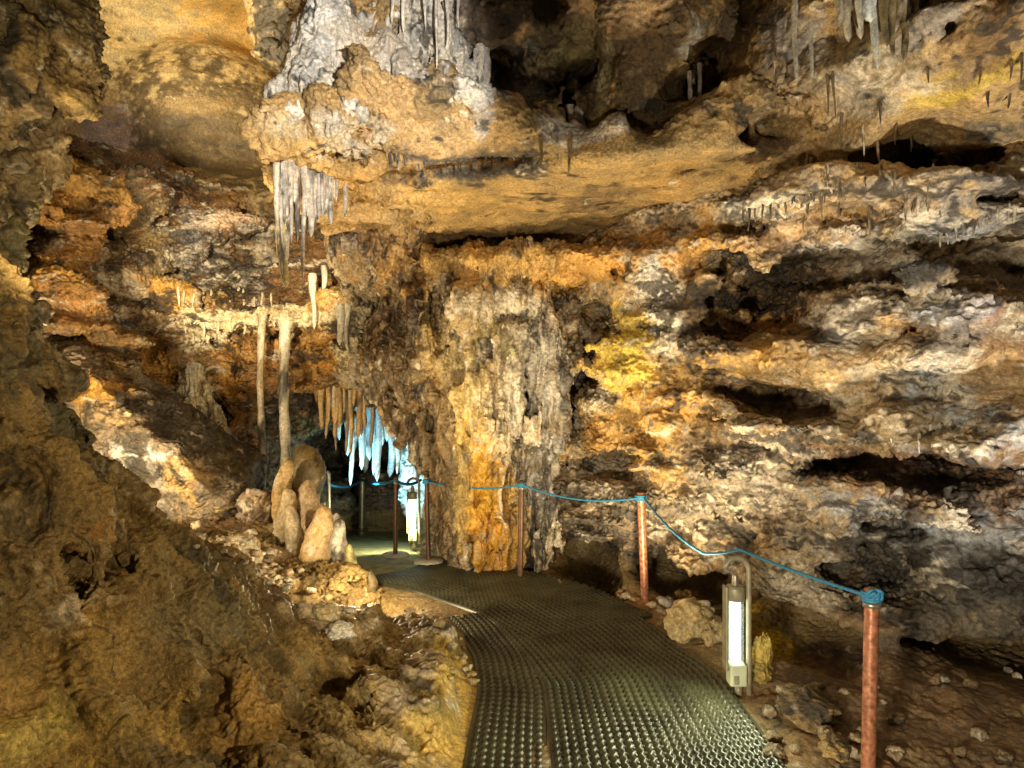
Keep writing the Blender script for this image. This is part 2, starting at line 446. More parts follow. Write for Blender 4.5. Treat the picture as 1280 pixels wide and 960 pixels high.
SHELF_POLY = [(-1.5, 4.25), (-1.15, 4.4), (-.92, 5.25), (-.5, 5.05), (.1, 4.95), (.45, 4.62), (.8, 4.48), (1.24, 4.42), (1.9, 4.5), (2.3, 4.7), (3.0, 5.0), (3., 8.2), (-1.2, 8.2), (-1.75, 6.6), (-1.85, 5.2)]
def build_shelf():
    g = Rock((-2.4, 3.6, 3.0), (3.2, 8.1, 5.8), .045)
    g.prism(SHELF_POLY, lambda x, y: 3.44 + .04 * np.sin(x * 1.7 + y) - .04 * sstep(4.9, 4.4, y), 3.66, .05, .07)
    # broken block at the left end: a slab whose under face tilts down to a hanging rear edge
    g.prism([(-1.12, 4.4), (-.9, 4.06), (-.42, 4.08), (.02, 4.42), (.36, 4.72), (.12, 4.86), (-.6, 4.84), (-1.0, 4.8)],
            lambda x, y: np.where(y < 4.8, 3.43 + .34 * np.clip((4.78 - y) / .68, 0, 1), 3.5), lambda x, y: 3.86 + .06 * np.sin(4 * x), .03, .05)
    g.prism([(-1.55, 4.3), (-1.1, 4.2), (-.95, 5.0), (-1.2, 5.9), (-1.8, 5.2)], 3.46, 3.72, .05, .06)
    # rock standing on the shelf, set back
    g.prism([(-1.6, 5.0), (-.9, 4.75), (-.5, 4.9), (-.3, 5.4), (.2, 5.35), (.75, 5.15), (1.15, 5.0), (1.35, 5.2), (1.6, 5.6), (3., 5.2), (3, 8), (-1.4, 8), (-1.8, 6.6)], 3.55, 5.9, .08, .15)
    g.ell(P(800, 30, 4.75), (.68, .55, .3), .15); g.ell(P(800, 115, 5.0), (.4, .35, .42), .12); g.ell(P(640, 40, 5.2), (.5, .4, .22), .12)
    
    g.ell(P(950, 70, 4.9), (.3, .3, .1), .08, tilt=.5); g.ell(P(1000, 90, 4.75), (.45, .5, .5), .12); g.ell(P(960, 145, 4.75), (.55, .4, .1), .08); g.ell(P(1020, 20, 4.4), (.3, .4, .35), .12)
    g.ell(P(705, 105, 5.0), (.34, .2, .14), .1, sub=True); g.ell(P(915, 40, 5.2), (.14, .6, .45), .06, sub=True); g.ell(P(870, 160, 5.0), (.12, .4, .22), .06, sub=True)
    g.ell(P(960, 172, 4.5), (.33, .2, .05), .04, sub=True)
    def rough(p):
        und = sstep(3.62, 3.48, p[:, 2]) * sstep(-.85, -.5, p[:, 0])
        n = .045 * noise(p, .8, 1) + .03 * noise(p, .38, 2) + .02 * (ridge(p, .3, 4) - .3)
        wp = p + .08 * np.stack([noise(p, .4, 7), noise(p, .4, 8), noise(p, .4, 9)], 1)
        n = n * np.where((p[:, 0] > -1.15) & (p[:, 0] < .4) & (p[:, 1] < 4.9) & (p[:, 2] < 3.95), .35, 1)
        n = n + .022 * np.clip(wor(wp, .34, 1, which='i'), -1.5, 1.5) * (1 - und)
        return n * (1 - .85 * und) + und * .025 * noise(p, .7, 6, (1.6, 1.6, 1))
    g.roughen(rough, .4)
    return g

def build_column():
    g = Rock((-1.9, 5.9, -.4), (1.3, 8.9, 3.75), .045)
    g.cap(P(628, 715, 7.45), P(622, 560, 7.5), .47, .58, .15)
    g.cap(P(622, 560, 7.5), P(602, 400, 7.5), .6, .86, .2)
    g.ell(P(600, 395, 7.3), (.95, .75, .5), .15)
    g.ell(P(512, 440, 7.45), (.45, .6, .62), .1)
    g.cap(P(550, 520, 7.6), P(586, 690, 7.8), .26, .17, .1); g.cap(P(474, 470, 7.6), P(540, 590, 7.75), .23, .10, .1); g.cap(P(556, 560, 7.4), P(566, 700, 7.5), .06, .06, .06); g.cap(P(536, 520, 7.45), P(552, 690, 7.6), .05, .05, .06)
    g.ell(P(482, 318, 7.45), (.62, .75, .42), .12); g.ell(P(600, 345, 7.65), (1.2, .75, .2), .1); g.ell(P(700, 348, 7.45), (.5, .6, .16), .1); g.ell(P(650, 332, 7.05), (1.25, .5, .2), .06)
    g.ell(P(612, 685, 7.0), (.24, .22, .5), .1); g.ell(P(575, 640, 7.1), (.16, .2, .8), .1); g.ell(P(655, 640, 7.1), (.15, .2, .8), .08); g.ell(P(680, 620, 7.1), (.11, .25, .8), .08)
    g.ell(P(600, 520, 6.85), (.18, .25, .7), .12); g.ell(P(684, 480, 6.95), (.22, .3, .7), .1); g.ell(P(640, 470, 6.75), (.12, .2, .5), .1)
    g.ell(P(613, 430, 6.5), (.17, .35, .3), .06, sub=True); g.ell(P(645, 395, 6.6), (.3, .3, .12), .05, sub=True); g.ell(P(540, 400, 6.7), (.12, .4, .4), .08, sub=True)
    def rough(p):
        flute = sstep(2.6, 1.4, p[:, 2])
        n = .04 * noise(p, .7, 1, (1, 1, 1.5)) + .02 * noise(p, .33, 2, (1, 1, 2)) + .06 * (ridge(p, .26, 3, (1, 1, 8)) - .3) * (.7 + .3 * flute)
        n = n + .02 * np.clip(wor(p, .3, 2, (1, 1, 2), 'i'), -1.5, 1.5) * (1 - flute) + .03 * noise(p, .2, 5, (1, 1, 7)) * flute
        return n
    g.roughen(rough, .4)
    return g

def build_buttress():
    Q = lambda px, py, d: P(px - 30, py, d)
    g = Rock((-6.2, 2.6, 1.0), (-2.0, 6.4, 6.2), .05)
    g.cap(Q(-35, 0, 4.8), Q(-110, 460, 4.3), .82, .45, .15)
    g.ell(Q(76, 75, 4.75), (.33, .5, .48), .05); g.ell(Q(80, 15, 4.8), (.22, .4, .4), .12); g.ell(Q(-50, 240, 4.5), (.34, .4, .5), .1); g.ell(Q(12, 190, 4.9), (.2, .3, .14), .05)
    g.ell(Q(-66, 340, 3.9), (.38, .5, .7), .12); g.ell(Q(-34, 320, 4.4), (.15, .3, .45), .08); g.ell(Q(-20, 400, 4.2), (.12, .35, .4), .08)
    g.ell(Q(40, 150, 4.35), (.16, .35, .12), .04, sub=True); g.ell(Q(105, 175, 4.7), (.14, .5, .09), .04, sub=True)
    for i in range(5):
        x = 8 + i * 9; g.cap(Q(x, 40 + 14 * (i % 2), 4.3 - .02 * i), Q(x - 6, 150 + 8 * i, 4.25), .035, .045, .05)
    def rough(p):
        n = .04 * noise(p, .7, 1) + .03 * noise(p, .3, 2, (1, 1, 1.5)) + .03 * (ridge(p, .24, 4) - .3)
        return n + .03 * np.clip(wor(p, .26, 1, which='i'), -1.5, 1.5)
    g.roughen(rough, .4)
    return g

def build_boulder():
    g = Rock((-5.6, 5.6, -.1), (-1.9, 9.0, 2.8), .04)
    A, B, C, E = P(60, 418, 6.7), P(278, 632, 6.7), P(150, 660, 7.3), P(318, 560, 8.1)
    g.ell(P(185, 560, 7.6), (1.7, 1.15, 1.35), .1)
    def cut(a, b, c):
        n = np.cross(b - a, c - a); n /= np.linalg.norm(n)
        if n @ (np.array([0, 0, 1.9]) - a) < 0: n = -n
        g.plane(a, n, k=.03)
    cut(A, B, P(60, 640, 7.2)); cut(A, B, E)
    cut(P(110, 440, 6.9), P(310, 570, 7.4), P(200, 480, 8.3))
    cut(B, P(318, 580, 7.6), P(300, 640, 7.4))
    def rough(p):
        return .02 * noise(p, .5, 1) + .02 * noise(p, .25, 2, (1.5, 1.5, .6)) + .012 * (ridge(p, .2, 4) - .3)
    g.roughen(rough, .3)
    return g

def build_cascade():
    """cream flowstone running down the left wall from the rim of the basin"""
    g = Rock((-4.6, 7.6, .8), (-2.9, 9.6, 3.0), .035)
    g.cap(P(238, 398, 8.75), P(241, 500, 8.55), .10, .12, .08); g.cap(P(222, 405, 8.7), P(234, 520, 8.5), .05, .09, .06); g.cap(P(252, 405, 8.7), P(250, 520, 8.5), .05, .08, .06)
    g.ell(P(245, 520, 8.5), (.24, .25, .22), .1); g.cap(P(254, 480, 8.5), P(302, 610, 8.2), .06, .13, .08); g.ell(P(278, 570, 8.3), (.2, .22, .3), .1); g.ell(P(300, 615, 8.15), (.16, .2, .14), .08)
    g.cap(P(246, 520, 8.5), P(270, 620, 8.3), .16, .2, .1)
    def rough(p):
        return .02 * noise(p, .35, 1, (1, 1, 2)) + .025 * (ridge(p, .16, 3, (1, 1, 4)) - .3)
    g.roughen(rough, .3)
    return g

def build_rim():
    """rim of the basin on the left wall"""
    g = Rock((-5.2, 7.4, 2.3), (-1.8, 9.6, 3.1), .035)
    pts = [(200, 392, 8.9), (240, 402, 8.55), (290, 404, 8.5), (345, 398, 8.5), (400, 396, 8.35), (430, 388, 8.4)]
    for a, b in zip(pts[:-1], pts[1:]):
        g.cap(P(*a), P(*b), .06, .06, .05)
        g.cap(P(a[0], a[1] - 4, a[2] + .3), P(b[0], b[1] - 4, b[2] + .3), .08, .08, .1)
    g.ell(P(360, 392, 8.45), (.14, .16, .12), .06); g.ell(P(328, 394, 8.5), (.1, .14, .08), .06)
    def rough(p):
        return .02 * noise(p, .3, 1) + .02 * (ridge(p, .14, 3) - .3)
    g.roughen(rough, .3)
    return g

def build_flowstone():
    """pale mass of flowstone standing on the left end of the shelf"""
    g = Rock((-1.9, 3.9, 3.3), (-.1, 5.8, 5.6), .035)
    g.cap(P(418, -60, 4.72), P(408, 50, 4.7), .11, .17, .06); g.cap(P(408, 50, 4.7), P(380, 130, 4.55), .17, .2, .1); g.ell(P(365, 150, 4.42), (.2, .22, .08), .1); g.ell(P(395, 120, 4.5), (.17, .2, .16), .08)
    g.cap(P(392, 20, 4.75), P(362, 120, 4.65), .07, .09, .06)
    g.cap(P(458, -60, 4.95), P(448, 90, 4.85), .19, .24, .06); g.ell(P(425, 140, 4.5), (.26, .22, .08), .1)
    g.prism([(-.80, 4.85), (-.50, 4.78), (-.38, 4.95), (-.4, 5.5), (-.85, 5.5)], 3.7, 5.6, .05, .06)
    for x, y1 in ((488, 95), (502, 70), (516, 110), (530, 80), (545, 105), (558, 90)):
        g.cap(P(x, -40, 4.78), P(x + 1, y1, 4.74), .045, .03, .05)
    g.cap(P(480, 60, 4.8), P(530, 120, 4.6), .09, .09, .08); g.cap(P(580, 50, 5.1), P(596, 135, 4.95), .07, .06, .08); g.cap(P(560, 110, 4.75), P(600, 140, 4.8), .07, .06, .08)
    g.cap(P(440, -40, 4.68), P(474, 90, 4.60), .13, .05, .02, sub=True); g.cap(P(432, 40, 4.62), P(428, 110, 4.55), .03, .03, .03, sub=True); g.cap(P(398, 60, 4.5), P(402, 115, 4.4), .035, .025, .03, sub=True)
    def rough(p):
        return .018 * noise(p, .4, 1, (1, 1, 2)) + .022 * (ridge(p, .17, 3, (1, 1, 5)) - .3)
    g.roughen(rough, .3)
    return g
# ------------------------------------------------------------------ stone colours (albedo)
OCH = (.48, .28, .08); TAN = (.47, .31, .14); PALE = (.62, .52, .38); WHITE = (.74, .71, .65); BRN = (.17, .09, .035); DBR = (.075, .045, .022)
BLK = (.03, .026, .024); YEL = (.55, .40, .07); ORG = (.52, .28, .065); OLV = (.215, .138, .046); GRY = (.33, .29, .25); BLU = (.38, .40, .43); RST = (.36, .19, .065)
CRM = (.66, .56, .36); AMB = (.50, .27, .03); SLT = (.16, .135, .11); PNK = (.55, .40, .30); MUD = (.24, .17, .08)

# stains, mineral coats and some painted light and shade: centre pixel, half sizes in pixels, base colour, share of pale crust, share of black crust, strength
PATCH = {
'wall': [
 (1100,500,400,400,(.36,.27,.17),.32,.34,1),(1230,620,180,160,(.27,.27,.27),.34,.46,.95),(1050,650,170,90,(.27,.26,.24),.34,.5,.9),(1180,640,130,40,BLU,.55,.32,.7),(1150,580,200,50,BRN,.1,.5,.9),
 (900,420,120,130,(.46,.29,.11),.2,.34,.9),(780,470,90,150,(.48,.33,.14),.3,.3,.9),(1000,440,150,90,(.46,.31,.14),.22,.28,.8),(900,600,120,50,(.40,.27,.12),.3,.3,.7),(770,430,60,50,YEL,.1,.15,.95),(800,440,26,45,YEL,.15,.1,.9),(830,350,38,40,WHITE,.5,.35,.9),(838,400,20,50,WHITE,.4,.3,.8),
 (870,325,34,40,ORG,.1,.1,.9),(950,455,110,28,OCH,.1,.12,.95),(840,520,50,38,ORG,.12,.05,.95),(770,540,60,30,OCH,.25,.2,.8),(880,530,36,22,OCH,.3,.1,.8),(800,580,90,24,OCH,.2,.35,.8),
 (960,400,40,30,ORG,.1,.2,.8),(700,320,130,34,ORG,.1,.16,.9),(790,300,60,20,BRN,.1,.4,.7),(740,345,60,12,ORG,.05,.05,.8),(640,340,90,40,OCH,.1,.2,.8),
 (975,350,60,50,DBR,.05,.5,.9),(880,400,40,70,DBR,.12,.5,.9),(960,490,100,22,DBR,.02,.3,.9),(890,560,40,60,DBR,.1,.3,.8),(1000,560,60,30,BRN,.3,.35,.8),  # dark browns over the hollows paint in their shade
 (1100,400,90,60,GRY,.35,.4,.8),(1110,415,36,24,TAN,.2,.05,.9),(1080,470,120,34,TAN,.3,.15,.9),(1200,470,90,40,PALE,.4,.15,.9),(1240,360,50,40,TAN,.45,.25,.8),(1222,385,26,18,(.6,.27,.13),.1,.05,.9),(1190,380,40,28,BLU,.6,.2,.8),
 (1250,440,50,24,BRN,.05,.2,.9),(1195,425,28,20,SLT,.1,.2,.9),(1190,500,50,40,BLU,.6,.25,.85),(1250,490,40,40,TAN,.4,.1,.8),(1060,520,30,22,PALE,.3,.1,.8),(1090,540,60,26,MUD,.2,.2,.8),
 (1150,330,110,26,BLK,.03,.3,.95),(1080,270,110,50,(.42,.29,.17),.3,.42,.9),(1180,290,80,26,BLU,.35,.3,.7),(1060,305,40,12,BLU,.5,.1,.8),(1200,190,110,40,SLT,.2,.5,.9),(1230,240,60,40,GRY,.3,.35,.8),  # black in the long gap and slate under the roof paint recess shade
 (1130,130,190,80,(.47,.32,.15),.06,.08,1),(1210,70,80,60,TAN,.06,.06,.95),(1190,110,40,16,YEL,.1,.05,.8),(1100,90,60,40,PALE,.25,.1,.8),(1030,40,50,40,GRY,.3,.25,.7),(1120,40,50,50,MUD,.3,.3,.9),(1240,30,50,40,BRN,.15,.4,.8),(1175,28,26,16,GRY,.3,.1,.9),
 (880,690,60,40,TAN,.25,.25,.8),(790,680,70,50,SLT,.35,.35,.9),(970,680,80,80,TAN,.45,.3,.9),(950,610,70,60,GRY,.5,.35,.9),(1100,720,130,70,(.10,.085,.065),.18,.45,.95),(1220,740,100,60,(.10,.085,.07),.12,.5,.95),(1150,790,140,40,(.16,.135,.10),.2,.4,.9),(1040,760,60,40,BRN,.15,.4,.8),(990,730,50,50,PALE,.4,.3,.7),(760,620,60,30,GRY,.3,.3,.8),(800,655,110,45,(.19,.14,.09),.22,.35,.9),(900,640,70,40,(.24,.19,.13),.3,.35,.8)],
'left': [
 (250,400,260,260,BRN,.25,.3,1),(75,262,28,22,ORG,.05,.05,1),(100,225,50,26,OCH,.12,.08,1),(70,350,30,60,ORG,.1,.12,1),(150,380,26,50,PALE,.4,.25,.8),(130,300,40,40,RST,.2,.25,.9),(110,390,50,40,RST,.2,.3,.9),
 (180,270,40,40,MUD,.1,.2,.9),(215,330,40,40,MUD,.1,.05,.9),(255,320,30,60,GRY,.5,.4,.9),(300,340,40,50,DBR,.15,.45,.9),(300,275,36,14,PNK,.3,.05,.9),(340,330,20,50,GRY,.4,.4,.8),(230,370,40,26,ORG,.15,.1,.9),
 (285,400,70,14,CRM,.5,.05,1),(380,395,50,14,CRM,.4,.05,1),(245,440,22,60,CRM,.4,.15,1),(270,510,34,40,CRM,.35,.1,.9),(300,470,30,60,ORG,.1,.2,.9),(330,470,40,70,RST,.1,.15,.9),(380,460,60,50,RST,.12,.25,.9),(400,440,40,30,ORG,.1,.2,.9),
 (430,390,28,40,CRM,.3,.1,.95),(410,360,40,26,OCH,.2,.1,.9),(440,440,20,50,CRM,.25,.15,.9),(180,450,60,60,BRN,.2,.3,.9),(200,460,20,40,ORG,.05,.1,.8),(425,500,50,30,OCH,.2,.1,.9),(320,540,40,40,RST,.15,.2,.9)],
'dome': [(250,100,300,200,(.46,.34,.17),.0,.0,1),(180,60,110,110,(.54,.41,.20),.0,.0,1),(256,180,135,122,(.115,.08,.04),.0,.0,.98),(260,130,50,12,(.24,.17,.08),.02,0,.8),(235,190,40,10,(.30,.22,.11),.05,0,.7),(352,35,46,60,(.07,.06,.05),.0,.05,.95),(375,90,20,40,(.09,.075,.05),.0,.05,.9),(135,165,30,34,PNK,.05,0,.9),(300,30,60,40,(.58,.36,.10),0,0,.8)],  # near-black pendant patches paint the flowstone's shadow; swell's brown deepened for grazing light
'floor': [(640,800,700,300,MUD,.05,.1,1),(1150,880,180,70,(.20,.13,.07),.04,.1,1),(1000,930,80,50,(.24,.14,.06),.04,.15,.9),(870,770,60,30,(.42,.27,.12),.25,.1,.9),(960,800,26,40,(.55,.35,.04),.1,.05,1),(700,730,80,16,(.30,.17,.06),.1,.1,.9),(470,690,80,40,(.20,.17,.07),.02,.02,1),(520,850,90,110,(.40,.27,.08),.12,.08,1),(560,870,50,80,(.46,.30,.07),.1,.05,.9)],  # gold on the bank left of the path paints the near lamp's light
'slope': [(200,800,400,300,OLV,.0,.14,1),(70,850,140,100,(.30,.185,.05),.02,.08,.9),(180,900,70,60,(.32,.20,.05),.02,.06,.9),(300,900,40,50,(.30,.17,.04),.02,.08,.8),(120,680,60,50,(.28,.14,.035),.03,.2,.9),(30,700,60,80,(.22,.15,.06),.04,.15,.8),(60,500,60,100,(.10,.085,.045),.12,.3,.9),(250,760,90,60,(.20,.15,.07),.06,.1,.8),
 (20,930,40,30,(.40,.30,.08),.15,.05,.8),(470,880,60,60,(.30,.20,.07),.1,.1,.9),(420,770,40,30,PALE,.3,.1,.9),(310,700,70,26,PALE,.3,.25,.9),(300,640,60,30,(.14,.08,.035),.08,.3,.9),(400,800,50,40,(.38,.24,.08),.15,.1,.8),(110,760,24,16,PALE,.2,.05,.5),(350,740,60,30,(.20,.12,.05),.1,.2,.9),(380,690,40,30,(.18,.11,.05),.1,.2,.9)],
'passage': [(450,600,200,150,SLT,.1,.3,1),(518,600,40,80,(.60,.60,.56),.4,.05,1),(440,630,60,30,(.10,.08,.05),.03,.2,.9),(390,540,30,20,(.25,.27,.2),.1,.1,.9)],
'shelf': [
 (760,200,500,250,(.40,.255,.10),.0,.02,1),(700,240,200,50,(.46,.30,.115),.0,.01,.9),(560,250,60,40,(.52,.33,.11),.05,.02,.9),(740,255,46,22,(.16,.10,.05),.02,.3,.75),(850,230,60,30,(.34,.20,.06),.01,.05,.8),(960,220,90,26,(.42,.28,.12),.03,.05,.9),
 (580,196,110,11,(.06,.055,.05),.1,.3,.9),(560,160,80,22,TAN,.1,.04,.95),(560,95,100,14,(.14,.12,.10),.3,.3,.8),(480,120,60,40,TAN,.15,.2,.8),(540,115,30,24,MUD,.1,.25,.8),(400,190,60,16,(.55,.36,.13),.1,.03,.95),(450,220,40,14,OCH,.1,.05,.95),(360,160,34,14,(.58,.42,.22),.2,.05,.9),(430,165,50,20,PALE,.3,.2,.8),  # near-black strip on the block's dark fringe also paints the shadow gap
 (720,100,170,85,(.05,.032,.014),.03,.3,1),(800,130,60,50,(.085,.05,.018),.01,.08,.9),(800,30,110,45,(.15,.09,.036),.02,.05,.95),(770,8,60,16,(.42,.28,.15),.02,.0,.9),(660,110,26,40,(.50,.45,.40),.3,.3,.9),(596,105,20,40,(.50,.46,.42),.35,.3,.9),(700,70,60,10,(.20,.155,.06),.08,.1,.9),(755,110,9,46,(.26,.21,.10),.1,.05,.9),(720,165,46,18,(.48,.42,.36),.25,.2,.85),  # recess rock darkened below its own brown to hold the shade there
 (860,55,16,22,PALE,.2,.05,.9),(915,40,26,50,DBR,.02,.2,.9),(940,60,30,30,(.30,.17,.05),.03,.1,.9),(980,50,40,40,GRY,.4,.2,.8),(960,130,80,40,(.28,.18,.07),.05,.2,.9),(1000,150,60,30,TAN,.15,.1,.8),(960,180,50,14,(.10,.06,.03),.05,.3,.8),(560,40,60,60,GRY,.35,.2,.8),(620,50,40,60,DBR,.05,.3,.8)],
'column': [
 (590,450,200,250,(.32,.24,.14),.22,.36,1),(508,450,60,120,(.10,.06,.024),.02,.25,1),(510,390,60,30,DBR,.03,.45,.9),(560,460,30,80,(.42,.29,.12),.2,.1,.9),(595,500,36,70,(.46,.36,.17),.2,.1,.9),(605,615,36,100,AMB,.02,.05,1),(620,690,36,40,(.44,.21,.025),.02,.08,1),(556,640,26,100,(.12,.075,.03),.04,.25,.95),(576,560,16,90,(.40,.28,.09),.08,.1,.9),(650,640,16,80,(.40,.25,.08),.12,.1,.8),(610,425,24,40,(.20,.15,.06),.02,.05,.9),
 (640,380,70,20,(.50,.42,.31),.35,.25,.9),(650,500,50,80,(.42,.36,.27),.34,.3,.8),(690,470,40,100,(.44,.39,.32),.36,.34,.85),(690,600,30,80,GRY,.45,.25,.9),(545,560,30,80,(.20,.13,.055),.1,.2,.9),(490,300,60,60,(.24,.14,.055),.05,.25,1),(560,320,120,30,(.33,.20,.075),.03,.15,1),(650,338,120,26,(.52,.32,.10),.05,.08,.95),(700,350,40,14,ORG,.05,.05,.8),(640,430,10,20,(.5,.45,.25),.1,.0,.9)],
'buttress': [(40,200,200,250,(.20,.145,.065),.18,.3,1),(85,110,40,50,(.36,.25,.10),.14,.3,.95),(95,135,26,26,(.46,.32,.13),.12,.1,.9),(25,60,24,50,(.24,.16,.06),.08,.2,.9),(60,190,40,26,(.34,.25,.13),.1,.2,.9),(30,300,26,50,(.14,.12,.06),.08,.2,.9),(45,350,18,70,(.50,.47,.40),.4,.2,.9),(8,100,10,90,BLK,.03,.3,.8)],
'boulder': [(190,560,200,200,(.25,.19,.13),.08,.12,1),(120,490,40,24,ORG,.03,.05,1),(150,520,50,20,TAN,.12,.3,.9),(170,565,60,14,WHITE,.5,.05,.95),(200,570,40,12,WHITE,.4,.05,.9),(170,600,60,26,GRY,.25,.15,.9),(225,590,30,34,(.52,.33,.12),.1,.05,.9),(235,525,70,60,(.085,.068,.05),.02,.08,1),(285,560,40,50,(.07,.055,.035),.02,.08,1),(295,570,20,30,(.11,.08,.035),.02,.1,.9)],  # dark patches on the right face paint its unlit side
'cascade': [(250,500,200,200,(.64,.54,.36),.3,.06,1),(238,440,12,60,(.70,.66,.56),.4,.02,.8),(300,600,20,30,(.55,.42,.22),.3,.1,.9)],
'rim': [(310,400,300,100,(.64,.54,.33),.35,.06,1)],
'flowstone': [(450,80,200,200,(.52,.47,.39),.3,.22,1),(405,30,26,60,(.68,.66,.61),.5,.02,.9),(450,60,30,50,(.54,.47,.37),.2,.06,.9),(530,80,40,60,(.44,.38,.30),.3,.28,.9),(380,140,40,20,(.66,.58,.45),.3,.08,.9)],
}

def lerp(a, b, t):
    return a + (b - a) * t

def colour_stone(p, keys, hit):
    """stone colour of every point, painted shade included: base colour, then pale calcite crust, then black crust, each with its own ragged outline"""
    N = len(p)
    base = np.tile(np.array(GRY, np.float32), (N, 1)); pale = np.full(N, .2, np.float32); dark = np.full(N, .2, np.float32)
    e1 = .30 * noise(p, .45, 2) + .22 * noise(p, .17, 3) + .12 * noise(p, .07, 6)
    for key in keys:
        for i, (px, py, rx, ry, c, pa, da, st) in enumerate(PATCH[key]):
            h = hit(px, py)
            if h is None: continue
            m = h[1] / FPX
            ax, az = rx * m, ry * m
            ay = max(ax, az) * 1.3 + .15
            q = (p - np.array(h, np.float32)) / np.array([ax, ay, az], np.float32)
            d = np.sqrt((q * q).sum(1))
            sel = np.nonzero(d < 2.1)[0] if i else np.arange(N)
            if i == 0: w = np.full(N, st, np.float32)
            else: w = (sstep(1.35, .65, d[sel] + e1[sel] * .75) * st).astype(np.float32)
            base[sel] = lerp(base[sel], np.array(c, np.float32), w[:, None])
            pale[sel] = lerp(pale[sel], pa * .7, w); dark[sel] = lerp(dark[sel], da * .85, w)
    return base, pale, dark

def crusts(p, base, pale, dark, st=(2.4, 2.4, .7)):
    wp = p + .022 * np.stack([noise(p, .2, 3), noise(p, .2, 4), noise(p, .2, 5)], 1)
    n1 = noise(wp, .34, 1, st) * .75 + noise(wp, .14, 2, st) * .5 + noise(wp, .05, 3, st) * .35
    n2 = noise(wp, .38, 6, st) * .75 + noise(wp, .13, 7, st) * .5 + noise(wp, .045, 8, st) * .4
    hue = noise(p, .5, 9, st) * .5 + noise(p, .18, 10, st) * .5
    col = base * (1 + .20 * np.clip(hue, -2, 2)[:, None] * np.array([1., .85, .6], np.float32))
    val = noise(wp, .09, 11, st) * .6 + noise(p, .035, 2) * .5
    busy = np.clip(.35 + 1.1 * (pale + dark), 0, 1)
    col = col * (1 + .22 * busy * np.clip(val, -2, 2))[:, None]
    # quantile thresholds of a roughly normal field (deviation about .93)
    def thr(a): return 3.2 - 4.6 * np.clip(a, 0, .9) ** .42
    pc = np.array([.64, .56, .43], np.float32)
    wpale = sstep(-.35, .65, n1 - thr(pale)) * .8
    col = lerp(col, pc * (1 + .12 * np.clip(val, -2, 2))[:, None], wpale[:, None])
    wdark = sstep(-.3, .55, n2 - thr(dark)) * .85
    col = lerp(col, np.array([.035, .029, .024], np.float32), wdark[:, None])
    return np.clip(col, .012, .85)

def fall_line(p):
    """coordinates drawn out down the fall line of the left slope"""
    a = p[:, 0] * .76 - p[:, 2] * .62 - p[:, 1] * .18; b = p[:, 0] * .62 + p[:, 2] * .76; c = p[:, 1] + .2 * p[:, 0]
    q = np.stack([a / 4.0, b, c], 1).astype(np.float32)
    return q + .05 * np.stack([0 * a, noise(p, .5, 3), noise(p, .5, 4)], 1).astype(np.float32)

def displace(p, kind):
    if kind in ('flowstone', 'cascade', 'rim'):
        return .012 * noise(p, .15, 1, (1, 1, 5)) + .008 * (ridge(p, .09, 2, (1, 1, 5)) - .3) + .005 * noise(p, .05, 3, (1, 1, 3)) + .003 * noise(p, .03, 4)
    if kind == 'column':
        st = (1, 1, 5); lo = sstep(2.4, 1.5, p[:, 2]) if kind == 'column' else np.ones(len(p), np.float32)
        fl = .022 * noise(p, .16, 1, st) + .016 * (ridge(p, .11, 2, st) - .3) + .008 * noise(p, .06, 3, (1, 1, 4))
        cr = .018 * noise(p, .2, 4, (1, 1, 3)) + .012 * (ridge(p, .13, 5, (1, 1, 3)) - .3) + .007 * noise(p, .065, 6, (1, 1, 2)) + .004 * noise(p, .035, 7)
        return fl * 1.25 * (.7 + .3 * lo) + cr * .45 * (1 - .6 * lo) + .004 * noise(p, .035, 8)
    if kind == 'cave':
        sl = sstep(-.35, -.75, p[:, 0]) * sstep(5.4, 4.9, p[:, 1])
    else:
        sl = 0.
    wp = p + .015 * np.stack([noise(p, .16, 3), noise(p, .16, 4), noise(p, .16, 5)], 1)
    st = (1.5, 1.5, .75)
    vary = .45 + .75 * sstep(-.9, .9, noise(p, .55, 9))
    d = .013 * noise(wp, .26, 1, st) + vary * (.008 * (ridge(wp, .17, 2, st) - .3) + .008 * noise(wp, .085, 3, (1.3, 1.3, .8)) + .0075 * noise(p, .042, 4, (1.3, 1.3, .9)))
    d += vary * (-.018 * sstep(.16, .0, wor(wp, .2, 2, (1.3, 1.3, .8))) - .018 * sstep(.42, .15, wor(wp, .11, 3, which='f')) * sstep(-.2, .8, noise(p, .5, 8)))
    if kind == 'shelf':
        d = d + .035 * noise(p, .3, 6, (2.6, .8, 1)) * sstep(3.6, 3.5, p[:, 2])
    if kind == 'cave':
        # the left slope: mud and flowstone drawn out down the fall line
        q = fall_line(p)
        ds = .026 * noise(q, .36, 1) + .014 * (ridge(q, .2, 2) - .3) + .007 * noise(q, .085, 3) + .004 * noise(q, .04, 9) + .012 * noise(p, .3, 5) + .004 * noise(p, .08, 6) + .0045 * noise(p, .036, 7) - .016 * sstep(.13, 0, wor(q, .34, 4)) - .010 * sstep(.4, .12, wor(p, .10, 3, which='f')) * sstep(.1, .9, noise(p, .4, 8))
        ds += -.03 * sstep(.9, 1.5, noise(q, .5, 8))
        d = d * (1 - sl) + ds * sl
    return d

